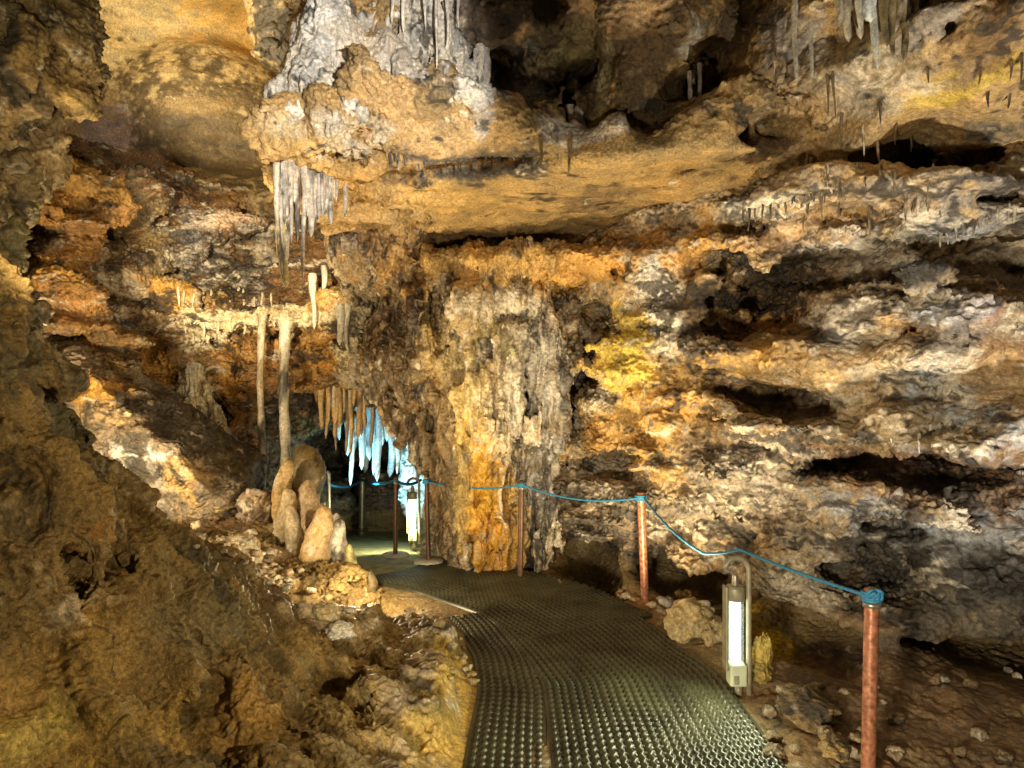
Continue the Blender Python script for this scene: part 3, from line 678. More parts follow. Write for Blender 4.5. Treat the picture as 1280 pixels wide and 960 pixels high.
def weight(p, kind):
    w = np.ones(len(p), np.float32)
    if kind == 'cave':
        pd = path_dist(p[:, 0], p[:, 1]); low = p[:, 2] < path_z(p[:, 1]) + .4
        w *= np.where(low, .10 + .9 * sstep(-.02, .15, pd), 1)
        dome = sstep(10.2, 10.9, p[:, 1]) * sstep(3.3, 4.5, p[:, 2]); w *= 1 - .6 * dome
        fl = sstep(.35, .15, p[:, 2] - path_z(p[:, 1])) * (p[:, 0] > -.4); w *= 1 - .62 * fl
        for cx, cy, cd, cr in CALM:
            w *= 1 - .55 * sstep(1.3, .6, np.linalg.norm(p - P(cx, cy, cd).astype(np.float32), axis=1) / cr)
    elif kind == 'shelf':
        und = sstep(3.6, 3.5, p[:, 2]) * sstep(-.8, -.5, p[:, 0]); w *= (1 - .78 * und) * np.where(p[:, 0] > -.35, .6, 1.)
    elif kind == 'boulder':
        w *= .6
    return w

def rock_material(name, scale=1., rough=.56, grain=.28, bump=.65):
    m = bpy.data.materials.new(name); m.use_nodes = True
    nt = m.node_tree; b = nt.nodes['Principled BSDF']
    N = nt.nodes.new; L = nt.links.new
    at = N('ShaderNodeAttribute'); at.attribute_name = 'stone'
    tc = N('ShaderNodeTexCoord')
    n1 = N('ShaderNodeTexNoise'); n1.inputs['Scale'].default_value = 38 * scale; n1.inputs['Detail'].default_value = 5; n1.inputs['Roughness'].default_value = .65
    n2 = N('ShaderNodeTexNoise'); n2.inputs['Scale'].default_value = 9 * scale; n2.inputs['Detail'].default_value = 6; n2.inputs['Roughness'].default_value = .7
    L(tc.outputs['Object'], n1.inputs['Vector']); L(tc.outputs['Object'], n2.inputs['Vector'])
    mr = N('ShaderNodeMapRange'); mr.inputs[1].default_value = .3; mr.inputs[2].default_value = .7; mr.inputs[3].default_value = .55; mr.inputs[4].default_value = 1.45
    L(n1.outputs['Fac'], mr.inputs[0])
    mx = N('ShaderNodeMix'); mx.data_type = 'RGBA'; mx.blend_type = 'MULTIPLY'; mx.inputs[0].default_value = 1
    L(at.outputs['Color'], mx.inputs[6]); L(mr.outputs[0], mx.inputs[7]); L(mx.outputs[2], b.inputs['Base Color'])
    rr = N('ShaderNodeMapRange'); rr.inputs[1].default_value = .3; rr.inputs[2].default_value = .7; rr.inputs[3].default_value = rough - .22; rr.inputs[4].default_value = rough + .2
    L(n2.outputs['Fac'], rr.inputs[0]); L(rr.outputs[0], b.inputs['Roughness'])
    b.inputs['Specular IOR Level'].default_value = .45
    n3 = N('ShaderNodeTexNoise'); n3.inputs['Scale'].default_value = 130 * scale; n3.inputs['Detail'].default_value = 4; L(tc.outputs['Object'], n3.inputs['Vector'])
    m3 = N('ShaderNodeMapRange'); m3.inputs[1].default_value = .32; m3.inputs[2].default_value = .68; m3.inputs[3].default_value = 1 - grain; m3.inputs[4].default_value = 1 + grain; L(n3.outputs['Fac'], m3.inputs[0])
    mz = N('ShaderNodeMath'); mz.operation = 'MULTIPLY'; L(mr.outputs[0], mz.inputs[0]); L(m3.outputs[0], mz.inputs[1]); L(mz.outputs[0], mx.inputs[7])
    ad = N('ShaderNodeMath'); ad.operation = 'ADD'; L(n1.outputs['Fac'], ad.inputs[0]); L(n2.outputs['Fac'], ad.inputs[1])
    bp = N('ShaderNodeBump'); bp.inputs['Strength'].default_value = bump; bp.inputs['Distance'].default_value = .022
    L(ad.outputs[0], bp.inputs['Height']); L(bp.outputs['Normal'], b.inputs['Normal'])
    return m

# ------------------------------------------------------------------ build the stone
coarse = {}
for key, fn in (('cave', build_cave_grid), ('shelf', build_shelf), ('column', build_column), ('buttress', build_buttress), ('boulder', build_boulder), ('flowstone', build_flowstone), ('cascade', build_cascade), ('rim', build_rim)):
    g = fn(); coarse[key] = g.nets(); del g

def make_bvh(keys):
    vs, fs, o = [], [], 0
    for k in keys:
        v, f = coarse[k]
        vs.append(v); fs.append(f + o); o += len(v)
    return BVHTree.FromPolygons(np.concatenate(vs).tolist(), np.concatenate(fs).tolist())
BVH = make_bvh(coarse)

def caster(bvh):
    def hit(px, py):
        d = Vector(((px - 640) / FPX, 1., -(py - 480) / FPX)).normalized()
        r = bvh.ray_cast(Vector((0, 0, CAMZ)), d)
        return None if r[0] is None else np.array(r[0])
    return hit
HIT = caster(BVH)
BV1 = {k: caster(make_bvh([k])) for k in coarse}
def onto(key):
    """hit on one rock only, so a coat is never cast onto its neighbour"""
    return lambda px, py: BV1[key](px, py)

ROCK = rock_material('rough_stone')
ROCK_SMOOTH = rock_material('mud_coated_stone', 1.2, .50, .32, .9)
ROCK_WET = rock_material('wet_flowstone', .9, .42, .25, .4)

def finish(name, V, F, cols, mat):
    me = np_mesh(name, V, F)
    a = me.color_attributes.new('stone', 'FLOAT_COLOR', 'POINT')
    c = np.ones((len(V), 4), np.float32); c[:, :3] = cols
    a.data.foreach_set('color', c.ravel())
    return link(name, me, mat)

def detail(V, F, levels, kind):
    V, F, Nn = subdivided(V, F, levels)
    d = displace(V, kind) * weight(V, kind)
    return V + Nn * d[:, None], F

STONE = {}
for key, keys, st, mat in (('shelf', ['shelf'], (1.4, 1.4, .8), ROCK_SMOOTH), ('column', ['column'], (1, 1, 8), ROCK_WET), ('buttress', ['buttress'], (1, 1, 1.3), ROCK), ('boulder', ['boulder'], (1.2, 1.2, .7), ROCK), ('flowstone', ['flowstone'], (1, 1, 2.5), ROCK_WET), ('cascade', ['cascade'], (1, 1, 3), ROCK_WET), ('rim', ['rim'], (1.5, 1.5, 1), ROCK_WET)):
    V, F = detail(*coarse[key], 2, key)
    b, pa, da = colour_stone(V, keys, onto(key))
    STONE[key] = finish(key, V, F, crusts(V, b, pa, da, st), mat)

def cave_piece(fsel, lv):
    v, f, _ = compact(coarse['cave'][0], coarse['cave'][1][fsel])
    V, F = detail(v, f, lv, 'cave')
    x, y, z = V.T
    hit = onto('cave')
    pd = path_dist(x, y)
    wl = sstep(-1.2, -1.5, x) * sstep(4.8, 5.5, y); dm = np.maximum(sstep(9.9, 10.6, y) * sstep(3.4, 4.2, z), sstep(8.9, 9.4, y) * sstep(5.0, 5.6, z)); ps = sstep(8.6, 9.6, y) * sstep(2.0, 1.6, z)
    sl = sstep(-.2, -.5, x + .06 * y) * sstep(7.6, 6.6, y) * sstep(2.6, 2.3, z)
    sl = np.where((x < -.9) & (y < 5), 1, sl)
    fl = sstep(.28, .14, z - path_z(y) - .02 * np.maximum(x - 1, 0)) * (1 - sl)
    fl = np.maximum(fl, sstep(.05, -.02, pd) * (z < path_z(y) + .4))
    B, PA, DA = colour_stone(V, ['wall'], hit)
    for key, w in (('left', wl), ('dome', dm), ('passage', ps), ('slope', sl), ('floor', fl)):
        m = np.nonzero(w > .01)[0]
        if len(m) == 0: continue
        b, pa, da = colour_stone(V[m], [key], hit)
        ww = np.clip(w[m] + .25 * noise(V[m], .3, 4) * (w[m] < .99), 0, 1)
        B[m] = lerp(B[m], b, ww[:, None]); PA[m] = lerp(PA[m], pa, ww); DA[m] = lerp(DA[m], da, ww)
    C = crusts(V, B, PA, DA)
    m = np.nonzero(sl > .01)[0]
    if len(m):
        q = fall_line(V[m]); b = B[m]
        n = .45 * noise(q, .4, 1) + .4 * noise(q, .17, 2) + .4 * noise(q, .07, 3) + .6 * noise(V[m], .028, 4)
        g_ = sstep(-.4, 1.0, noise(q, .6, 5) + .5 * noise(q, .2, 6))
        c = lerp(b, b * np.array([.74, .75, .70], np.float32), g_[:, None]) * (1 + .24 * np.clip(n, -2, 2))[:, None]
        k = sstep(1.35, 1.9, noise(q, .3, 7) * .7 + noise(q, .1, 8) * .6 + PA[m] * 3.2)
        c = lerp(c, np.array([.34, .26, .14], np.float32), (k * .8)[:, None])
        k = sstep(1.2, 1.8, noise(q, .35, 9) * .7 + noise(q, .12, 10) * .6 + DA[m] * 1.2)
        c = lerp(c, np.array([.045, .035, .022], np.float32), (k * .7)[:, None])
        C[m] = lerp(C[m], np.clip(c, .012, .8), sl[m][:, None])
    return V, F, C, fl, sl

v, f = coarse['cave']
c = v[f].mean(1)
inview = (np.abs(c[:, 0]) < c[:, 1] * 1.15 + .6) & (np.abs(c[:, 2] - CAMZ) < c[:, 1] * .95 + .6)
near = inview & (c[:, 1] < 3.6)
mid = inview & (c[:, 1] > 3.5) & (c[:, 1] < 9.6)
far = (inview & (c[:, 1] > 9.5)) | ~inview
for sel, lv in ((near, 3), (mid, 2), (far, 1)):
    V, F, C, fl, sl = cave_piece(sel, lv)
    ffl = fl[F].mean(1) > .5; fsl = (sl[F].mean(1) > .5) & ~ffl
    for nm, m, mat in (('cave_floor', ffl, ROCK), ('rock_slope', fsl, ROCK_SMOOTH), ('cave_wall', ~ffl & ~fsl, ROCK)):
        if m.sum() == 0: continue
        vv, f2, used = compact(V, F[m])
        o = finish(nm, vv, f2, C[used], mat)
        tag(o, kind='structure')
# ------------------------------------------------------------------ names of the big rock formations
for key, nm, lab, cat in (
    ('shelf', 'rock_shelf', 'huge ochre rock shelf jutting from the roof with a smooth lit underside', 'rock shelf'),
    ('column', 'flowstone_column', 'massive trunk-like flowstone column with amber fluted foot beside the path', 'rock column'),
    ('buttress', 'rock_buttress', 'dark pitted rock mass with a rounded knob, rising in the upper left corner', 'rock'),
    ('boulder', 'wedge_boulder', 'big wedge-shaped boulder with a sunlit-looking tan face and a dark face', 'boulder'),
    ('cascade', 'flowstone_cascade', 'cream flowstone running down the left wall behind the wedge-shaped boulder', 'flowstone'),
    ('rim', 'basin_rim', 'cream dripstone rim across the left wall, with the two thin columns below it', 'basin rim'),
    ('flowstone', 'pale_flowstone', 'white and grey flowstone pillar draped over the left nose of the shelf', 'flowstone')):
    o = STONE[key]; o.name = nm; tag(o, lab, cat)
STONE['boulder']['label'] = 'big wedge-shaped boulder, tan face towards the slope and dark face towards the path'

# ------------------------------------------------------------------ small mesh helpers
def plain(name, col, rough=.5, metal=0., noise_amt=.25, scale=20., bump=.1, emit=None):
    m = bpy.data.materials.new(name); m.use_nodes = True
    nt = m.node_tree; b = nt.nodes['Principled BSDF']; L = nt.links.new
    tc = nt.nodes.new('ShaderNodeTexCoord'); n = nt.nodes.new('ShaderNodeTexNoise'); n.inputs['Scale'].default_value = scale; n.inputs['Detail'].default_value = 6
    L(tc.outputs['Object'], n.inputs['Vector'])
    mr = nt.nodes.new('ShaderNodeMapRange'); mr.inputs[1].default_value = .3; mr.inputs[2].default_value = .7; mr.inputs[3].default_value = 1 - noise_amt; mr.inputs[4].default_value = 1 + noise_amt
    L(n.outputs['Fac'], mr.inputs[0])
    mx = nt.nodes.new('ShaderNodeMix'); mx.data_type = 'RGBA'; mx.blend_type = 'MULTIPLY'; mx.inputs[0].default_value = 1; mx.inputs[6].default_value = (*col, 1)
    L(mr.outputs[0], mx.inputs[7]); L(mx.outputs[2], b.inputs['Base Color'])
    b.inputs['Roughness'].default_value = rough; b.inputs['Metallic'].default_value = metal
    if bump:
        bp = nt.nodes.new('ShaderNodeBump'); bp.inputs['Strength'].default_value = bump; bp.inputs['Distance'].default_value = .004
        L(n.outputs['Fac'], bp.inputs['Height']); L(bp.outputs['Normal'], b.inputs['Normal'])
    if emit:
        b.inputs['Emission Color'].default_value = (*emit[0], 1); b.inputs['Emission Strength'].default_value = emit[1]
    return m

def tube(pts, rad, sides=10, caps=True, strands=0, twist=0.):
    """tube along a polyline; rad is a number or one per point"""
    pts = np.array(pts, float); n = len(pts)
    rad = np.full(n, rad, float) if np.isscalar(rad) else np.array(rad, float)
    T = np.gradient(pts, axis=0); T /= np.linalg.norm(T, axis=1)[:, None] + 1e-9
    up = np.array([0, 0, 1.]) if abs(T[0][2]) < .9 else np.array([1., 0, 0])
    U = np.cross(T[0], up); U /= np.linalg.norm(U)
    vs = []; ph = 0.
    for i in range(n):
        U = U - T[i] * (U @ T[i]); U /= np.linalg.norm(U); W = np.cross(T[i], U)
        if i: ph += np.linalg.norm(pts[i] - pts[i - 1]) * twist
        for k in range(sides):
            a = 2 * math.pi * k / sides
            r = rad[i] * (1 + (.16 * math.cos(strands * (a - ph)) if strands else 0))
            vs.append(pts[i] + (U * math.cos(a) + W * math.sin(a)) * r)
    fs = [(i * sides + k, i * sides + (k + 1) % sides, (i + 1) * sides + (k + 1) % sides, (i + 1) * sides + k) for i in range(n - 1) for k in range(sides)]
    if caps:
        fs.append(tuple(range(sides))[::-1]); fs.append(tuple((n - 1) * sides + k for k in range(sides)))
    return vs, fs

def pymesh(name, vs, fs, mat, parent=None, smooth=True, flat_caps=True):
    me = bpy.data.meshes.new(name); me.from_pydata([tuple(map(float, v)) for v in vs], [], fs)
    if smooth:
        for p in me.polygons: p.use_smooth = len(p.vertices) == 4 or not flat_caps
    return link(name, me, mat, parent)

def lathe(prof, sides=24):
    """(radius, height) profile turned about z"""
    return tube([(0, 0, h) for r, h in prof], [max(r, .0005) for r, h in prof], sides)

def bevel_box(name, size, loc, mat, parent=None, bev=.006, rz=0.):
    bm = bmesh.new(); bmesh.ops.create_cube(bm, size=1)
    for v in bm.verts: v.co = Vector((v.co.x * size[0], v.co.y * size[1], v.co.z * size[2]))
    bmesh.ops.bevel(bm, geom=bm.edges[:], offset=bev, segments=2, affect='EDGES', profile=.5)
    me = bpy.data.meshes.new(name); bm.to_mesh(me); bm.free()
    o = link(name, me, mat, parent); o.location = loc; o.rotation_euler = (0, 0, rz)
    return o

def join(parts):
    vs, fs = [], []
    for v, f in parts:
        o = len(vs); vs += list(v); fs += [tuple(i + o for i in q) for q in f]
    return vs, fs

# ------------------------------------------------------------------ rubber mats
def mat_material():
    m = plain('ribbed_rubber', (.036, .035, .018), .40, 0, .7, 3.5, 0)
    m.node_tree.nodes['Principled BSDF'].inputs['Specular IOR Level'].default_value = .6
    return m
RUBBER = mat_material()

def spline(pts, n):
    pts = np.array(pts, float)
    s = np.concatenate([[0], np.cumsum(np.linalg.norm(np.diff(pts, axis=0), axis=1))])
    t = np.linspace(0, s[-1], n)
    q = np.stack([np.interp(t, s, pts[:, i]) for i in range(pts.shape[1])], 1)
    k = max(3, n // 16) | 1
    for _ in range(2):
        pad = np.concatenate([2 * q[0] - q[1:k // 2 + 1][::-1], q, 2 * q[-1] - q[-k // 2:-1][::-1]])
        q2 = np.stack([np.convolve(pad[:, i], np.ones(k) / k, 'same') for i in range(q.shape[1])], 1)
        q = q2[len(pad[:]) - len(pad) + len(q[1:k // 2 + 1]):][:len(q)]
    return t, q

def rubber_mat(centre, half, pitch=.047, rung=.031, lift=.0, step=.0062, link_h=.55, label=''):
    L = float(np.linalg.norm(np.diff(np.array(centre), axis=0), axis=1).sum())
    ns = int(L / step); nt_ = int(2 * half / (pitch / 8))
    s, q = spline(centre, ns)
    T = np.gradient(q, axis=0); T /= np.linalg.norm(T, axis=1)[:, None]
    Nn = np.stack([T[:, 1], -T[:, 0]], 1)
    t = np.linspace(-half, half, nt_)
    S, TT = np.meshgrid(s, t, indexing='ij')
    zig = pitch * .17 * (2 * np.abs(((S / rung / 2) % 1) - .5) - .5) * 2
    u = ((TT + zig) / pitch) % 1
    rib = sstep(.30, .16, np.abs(u - .5))
    cell = np.floor((TT + zig) / pitch)
    v = (S / rung + .5 * (cell % 2)) % 1
    rungm = sstep(.30, .16, np.abs(v - .5)) * link_h
    h = .018 * np.maximum(rib, rungm)
    edge = np.minimum(np.minimum(half - np.abs(TT), .5), np.minimum(S, S[-1] - S))
    h = np.where(edge < .014, .004, h)
    X = q[:, 0][:, None] + Nn[:, 0][:, None] * TT; Y = q[:, 1][:, None] + Nn[:, 1][:, None] * TT
    wob = noise(np.stack([X.ravel(), Y.ravel(), 0 * X.ravel()], 1).astype(np.float32), .9, 3).reshape(X.shape) * .006
    Z = path_z(Y) + .012 + lift + h + wob
    top = np.stack([X, Y, Z], -1).reshape(-1, 3)
    idx = np.arange(ns * nt_).reshape(ns, nt_)
    f = np.stack([idx[:-1, :-1], idx[:-1, 1:], idx[1:, 1:], idx[1:, :-1]], -1).reshape(-1, 4)
    # underside and rim, so that the mat is a slab and not a skin
    ring = np.concatenate([idx[0, :], idx[1:, -1], idx[-1, -2::-1], idx[-2:0:-1, 0]])
    bot = top[ring].copy(); bot[:, 2] = path_z(bot[:, 1]) - .012
    b0 = len(top); k = len(ring); r2 = np.roll(np.arange(k), -1)
    side = np.stack([ring, b0 + np.arange(k), b0 + r2, ring[r2]], 1)
    F = np.concatenate([f, side])
    me = np_mesh('rubber_mat', np.concatenate([top, bot]), F)
    o = link('rubber_mat', me, RUBBER)
    return tag(o, label, 'mat', 'rubber mats laid along the path')

rubber_mat([(.77, 2.3), (.77, 3.4), (.77, 4.35), (.60, 4.95), (.40, 5.55)], .575, lift=.009, label='widest black ribbed rubber mat, down the middle of the path')
rubber_mat([(-.035, 2.3), (-.035, 3.4), (.0, 4.2), (-.06, 4.75), (-.24, 5.35), (-.35, 5.6)], .21, lift=.001, link_h=.3, label='narrow dark strip of ribbed mat along the left side of the path')
rubber_mat([(.62, 5.25), (.22, 5.95), (-.42, 6.60), (-1.12, 7.05)], .60, lift=.016, label='far ribbed mat curving left past the foot of the big column')

# smooth walkway beyond the mats
n = 90
_, q = spline([(-.75, 6.95), (-1.3, 7.5), (-1.66, 8.3), (-2.0, 10.), (-2.33, 12.), (-2.42, 13.6)], n)
T = np.gradient(q, axis=0); T /= np.linalg.norm(T, axis=1)[:, None]; Nn = np.stack([T[:, 1], -T[:, 0]], 1)
ww = np.interp(q[:, 1], [7, 8, 10, 12], [.5, .52, .6, .7])
tt = np.linspace(-1, 1, 22)
XY = q[:, None, :] + Nn[:, None, :] * (tt[None, :, None] * ww[:, None, None])
Zs = path_z(XY[..., 1]) + .022 - .03 * np.abs(tt)[None, :] ** 6 + .004 * noise(np.concatenate([XY.reshape(-1, 2), np.zeros((n * 22, 1))], 1).astype(np.float32), .4, 2).reshape(n, 22)
V = np.concatenate([XY, Zs[..., None]], -1).reshape(-1, 3); idx = np.arange(n * 22).reshape(n, 22)
tag(link('footpath', np_mesh('footpath', V, np.stack([idx[:-1, :-1], idx[:-1, 1:], idx[1:, 1:], idx[1:, :-1]], -1).reshape(-1, 4)), plain('worn_concrete', (.30, .28, .13), .78, 0, .5, 9, .5)), kind='structure')

# steel drain cover in the mat
pl = P(807, 789, 5.25); zc = .040
vs, fs = lathe([(.001, 0), (.066, 0), (.07, -.004), (.07, -.02)], 28)
vs = [(v[0] * 1.15, v[1] * .8, v[2]) for v in vs]
o = pymesh('drain_cover', vs, fs, plain('dull_steel', (.45, .43, .36), .4, .6, .3, 40)); o.location = (pl[0], pl[1], zc)
tag(o, 'small pale oval steel cover set in the rubber mat', 'drain cover')

# ------------------------------------------------------------------ rope posts
COPPER = plain('brown_painted_pipe', (.42, .17, .09), .40, .3, .6, 34, .6)
DARKPIPE = plain('dark_brown_pipe', (.12, .06, .03), .45, .3, .35, 26, .2)
STEEL = plain('galvanised_pipe', (.40, .36, .28), .38, .7, .3, 30, .15)
CONCRETE = plain('pale_concrete', (.55, .50, .40), .8, 0, .2, 20, .3)

def floor_at(x, y):
    r = BVH.ray_cast(Vector((x, y, path_z(y) + 1.0)), Vector((0, 0, -1)))
    return r[0].z if r[0] is not None else float(path_z(y))

def post(px, pyb, pyt, d, r, mat, label, plate=False):
    b = P(px[0], pyb, d); top = P(px[1], pyt, d)
    root = empty('rope_post', (b[0], b[1], b[2])); tag(root, label, 'post', 'rope posts along the path')
    h = top[2] - b[2]; dx = top[0] - b[0]
    vs, fs = tube([(dx * t, 0, -.12 + (h + .12) * t) for t in (0, .05, .3, .6, .95, 1)], [r] * 6, 20)
    pymesh('pole', vs, fs, mat, root)
    vs, fs = lathe([(r * 1.06, 0), (r * 1.1, .012), (r * 1.02, .024), (r * .6, .030), (.001, .031)], 20)
    c = pymesh('cap', vs, fs, mat, root); c.location = (dx, 0, h - .018)
    vs, fs = lathe([(r * 1.25, 0), (r * 1.25, .018), (r * 1.05, .022)], 20)
    c = pymesh('collar', vs, fs, STEEL, root); c.location = (dx * .96, 0, h - .075)
    vs, fs = lathe([(r * 1.9, -.03), (r * 1.9, .008), (r * 1.7, .016), (r * 1.05, .018)], 20)
    pymesh('base_flange', vs, fs, DARKPIPE, root)
    if plate:
        vs, fs = lathe([(.16, -.04), (.16, .045), (.145, .055), (.001, .058)], 24)
        pymesh('base_plate', vs, fs, CONCRETE, root)
    return root, Vector((top[0], top[1], top[2]))

p1, T1 = post((1084, 1090), 985, 738, 3.21, .0325, COPPER, 'nearest copper-brown post, with the blue rope knotted at its top')
p2, T2 = post((807, 801), 754, 617, 5.94, .035, COPPER, 'copper-brown post at the far right edge of the mats, beside the rocks')
p3, T3 = post((650, 652), 728, 602, 6.62, .028, DARKPIPE, 'dark brown post in front of the right side of the big column')
p4, T4 = post((536, 533), 706, 590, 7.35, .024, DARKPIPE, 'thin dark post on a pale base at the left foot of the big column', True)
p5, T5 = post((494, 495), 698, 597, 7.95, .026, DARKPIPE, 'dark post on a pale disc in the middle of the far walkway', True)
p6, T6 = post((452, 453), 661, 597, 11.6, .055, STEEL, 'grey steel post at the far end of the walkway, under the stalactites')

# ------------------------------------------------------------------ blue rope
ROPE = plain('blue_rope', (.03, .20, .36), .6, 0, .35, 90, .5)
ROPE_OLD = ROPE
def span(a, b, sag, n=70):
    a, b = np.array(a), np.array(b)
    return [a + (b - a) * t - np.array([0, 0, 4 * sag * t * (1 - t)]) for t in np.linspace(0, 1, n)]
def chain(ps):
    out = []
    for i, s in enumerate(ps): out += s if i == 0 else s[1:]
    return out
LT = P(925, 687, 4.12)
g0 = T1 + Vector((0, -.035, -.025))
mid = P(880, 692, 4.6)
main = chain([span(g0, LT, .012), span(LT, mid, .01, 24), span(mid, T2 + Vector((.02, -.045, -.03)), .05), span(T2 + Vector((-.02, -.045, -.03)), T3 + Vector((.02, -.04, -.03)), .075), span(T3 + Vector((-.02, -.04, -.03)), T4 + Vector((.02, -.035, -.1)), .05)])
vs, fs = tube(main, .0085, 12, True, 3, 95.)
rope = pymesh('rope', vs, fs, ROPE); tag(rope, 'long blue rope strung from the nearest copper post past the bright lamp to the column', 'rope')
# knot: turns of rope round the post top and a lump of crossed loops
def coil(c, r, turns, h, rr, ph=0, n=24):
    return tube([(c[0] + r * math.cos(2 * math.pi * t * turns + ph), c[1] + r * math.sin(2 * math.pi * t * turns + ph), c[2] + h * t) for t in np.linspace(0, 1, int(n * turns))], rr, 8, True, 3, 95.)
parts = [coil(T1 + Vector((0, 0, -.05)), .039, 4, .045, .0085)]
for i in range(6):
    a = random.uniform(0, 6.28); ax = Vector((math.cos(a), math.sin(a), random.uniform(-.8, .8))).normalized()
    c = T1 + Vector((random.uniform(-.015, .02), -.035 + random.uniform(-.015, .01), -.022 + random.uniform(-.015, .02)))
    u = ax.orthogonal().normalized(); w_ = ax.cross(u)
    parts.append(tube([c + (u * math.cos(t) + w_ * math.sin(t)) * .018 for t in np.linspace(0, 5.6, 22)], .0085, 8, True, 3, 95.))
vs, fs = join(parts); pymesh('knot', vs, fs, ROPE, rope)
for Tn, r in ((T2, .046), (T3, .038), (T4 + Vector((0, 0, -.07)), .034)):
    vs, fs = join([coil(Tn + Vector((0, 0, -.055)), r, 3, .04, .0105)]); pymesh('loop', vs, fs, ROPE, rope)
far = chain([span(P(385, 606, 9.6), P(412, 606, 9.2), .02, 20), span(P(412, 606, 9.2), T6 + Vector((0, -.06, -.03)), .07, 40), span(T6 + Vector((0, -.06, -.03)), T5 + Vector((0, -.03, -.03)), .05, 60), span(T5 + Vector((0, -.03, -.03)), P(526, 600, 8.6), .05, 30)])
vs, fs = tube(far, .018, 10, True, 3, 60.)
tag(pymesh('rope', vs, fs, ROPE), 'blue rope in the far passage, hung between the grey steel post and the dark posts', 'rope')

# ------------------------------------------------------------------ lamps beside the path
TUBE_ON = plain('lit_lamp_tube', (.9, .95, .9), .4, 0, 0, 5, 0, ((.86, .95, .84), 4.5))
TUBE_FAR = plain('lit_far_tube', (.9, .95, .9), .4, 0, 0, 5, 0, ((.84, .97, .86), 6.))
GREENBOX = plain('pale_green_plastic', (.62, .66, .46), .45, 0, .12, 8, .05)
BEIGE = plain('beige_enamel', (.36, .32, .21), .45, .2, .25, 20, .1)
CABLE = plain('black_cable', (.02, .02, .02), .5, 0, .2, 20, 0)
def clear_cover():
    m = bpy.data.materials.new('clear_tube_cover'); m.use_nodes = True
    nt = m.node_tree; out = nt.nodes['Material Output']; nt.nodes.remove(nt.nodes['Principled BSDF'])
    t = nt.nodes.new('ShaderNodeBsdfTransparent'); t.inputs[0].default_value = (.86, .93, .84, 1)
    g = nt.nodes.new('ShaderNodeBsdfGlossy'); g.inputs['Roughness'].default_value = .12
    d = nt.nodes.new('ShaderNodeBsdfTranslucent'); d.inputs[0].default_value = (.8, .88, .8, 1)
    m1 = nt.nodes.new('ShaderNodeMixShader'); m1.inputs[0].default_value = .10; m2 = nt.nodes.new('ShaderNodeMixShader'); m2.inputs[0].default_value = .08
    nt.links.new(t.outputs[0], m1.inputs[1]); nt.links.new(d.outputs[0], m1.inputs[2]); nt.links.new(m1.outputs[0], m2.inputs[1]); nt.links.new(g.outputs[0], m2.inputs[2]); nt.links.new(m2.outputs[0], out.inputs[0])
    return m
COVER = clear_cover()

def tube_lamp(loc, s, rz, label, lit):
    """lamp standing on a hooked pole: pole, hanger, clear cover with the lit tube in it, control box below"""
    root = empty('path_lamp', loc, rz); tag(root, label, 'lamp', 'tube lamps beside the path')
    H = .90 * s
    arc = [(0, 0, -.1), (0, 0, .2 * s), (0, 0, H - .11 * s)] + [(-.075 * s + .075 * s * math.cos(a), 0, H - .11 * s + .085 * s * math.sin(a)) for a in np.linspace(.2, math.pi * .93, 12)]
    vs, fs = tube(arc, .017 * s, 16); pymesh('pole', vs, fs, BEIGE, root)
    cx = -.085 * s
    vs, fs = lathe([(.014 * s, .78 * s), (.020 * s, .765 * s), (.022 * s, .70 * s), (.030 * s, .69 * s)], 16); o = pymesh('hanger', vs, fs, STEEL, root); o.location = (cx, 0, 0)
    vs, fs = lathe([(.030 * s, .705 * s), (.054 * s, .70 * s), (.057 * s, .685 * s), (.057 * s, .62 * s), (.052 * s, .612 * s)], 24); o = pymesh('top_cap', vs, fs, BEIGE, root); o.location = (cx, 0, 0)
    vs, fs = tube([(0, 0, z * s) for z in (.225, .3, .4, .5, .615)], .052 * s, 24, False); o = pymesh('clear_cover', vs, fs, COVER, root); o.location = (cx, 0, 0)
    vs, fs = lathe([(.012 * s, .225 * s), (.031 * s, .235 * s), (.033 * s, .26 * s), (.033 * s, .59 * s), (.031 * s, .605 * s), (.012 * s, .612 * s)], 16); o = pymesh('fluorescent_tube', vs, fs, lit, root); o.location = (cx, 0, 0)
    bevel_box('back_plate', (.014 * s, .08 * s, .52 * s), (cx - .062 * s, 0, .44 * s), BEIGE, root, .004 * s)
    bx = bevel_box('control_box', (.105 * s, .10 * s, .135 * s), (cx + .008 * s, 0, .152 * s), GREENBOX, root, .012 * s)
    c = bevel_box('latch', (.03 * s, .012 * s, .05 * s), (-.02 * s, -.06 * s, -.02 * s), BEIGE, bx, .003 * s)
    vs, fs = lathe([(.022 * s, 0), (.022 * s, .085 * s)], 12); o = pymesh('stem', vs, fs, BEIGE, root); o.location = (cx + .02 * s, 0, 0)
    vs, fs = tube([(cx - .02 * s, -.03 * s, .09 * s), (cx - .035 * s, -.045 * s, .05 * s), (cx - .02 * s, -.05 * s, .0), (cx + .03 * s, -.04 * s, -.03)], .006 * s, 8); pymesh('cable', vs, fs, CABLE, root)
    return root
b = P(936, 872, 4.15); tube_lamp((b[0], b[1], b[2]), .97, 0., 'bright tube lamp on a hooked pole at the right edge of the near mat', TUBE_ON)
b = P(524, 684, 8.5); tube_lamp((b[0], b[1], b[2]), .98, 0., 'small lit tube lamp in the blue passage behind the thin posts', TUBE_FAR)
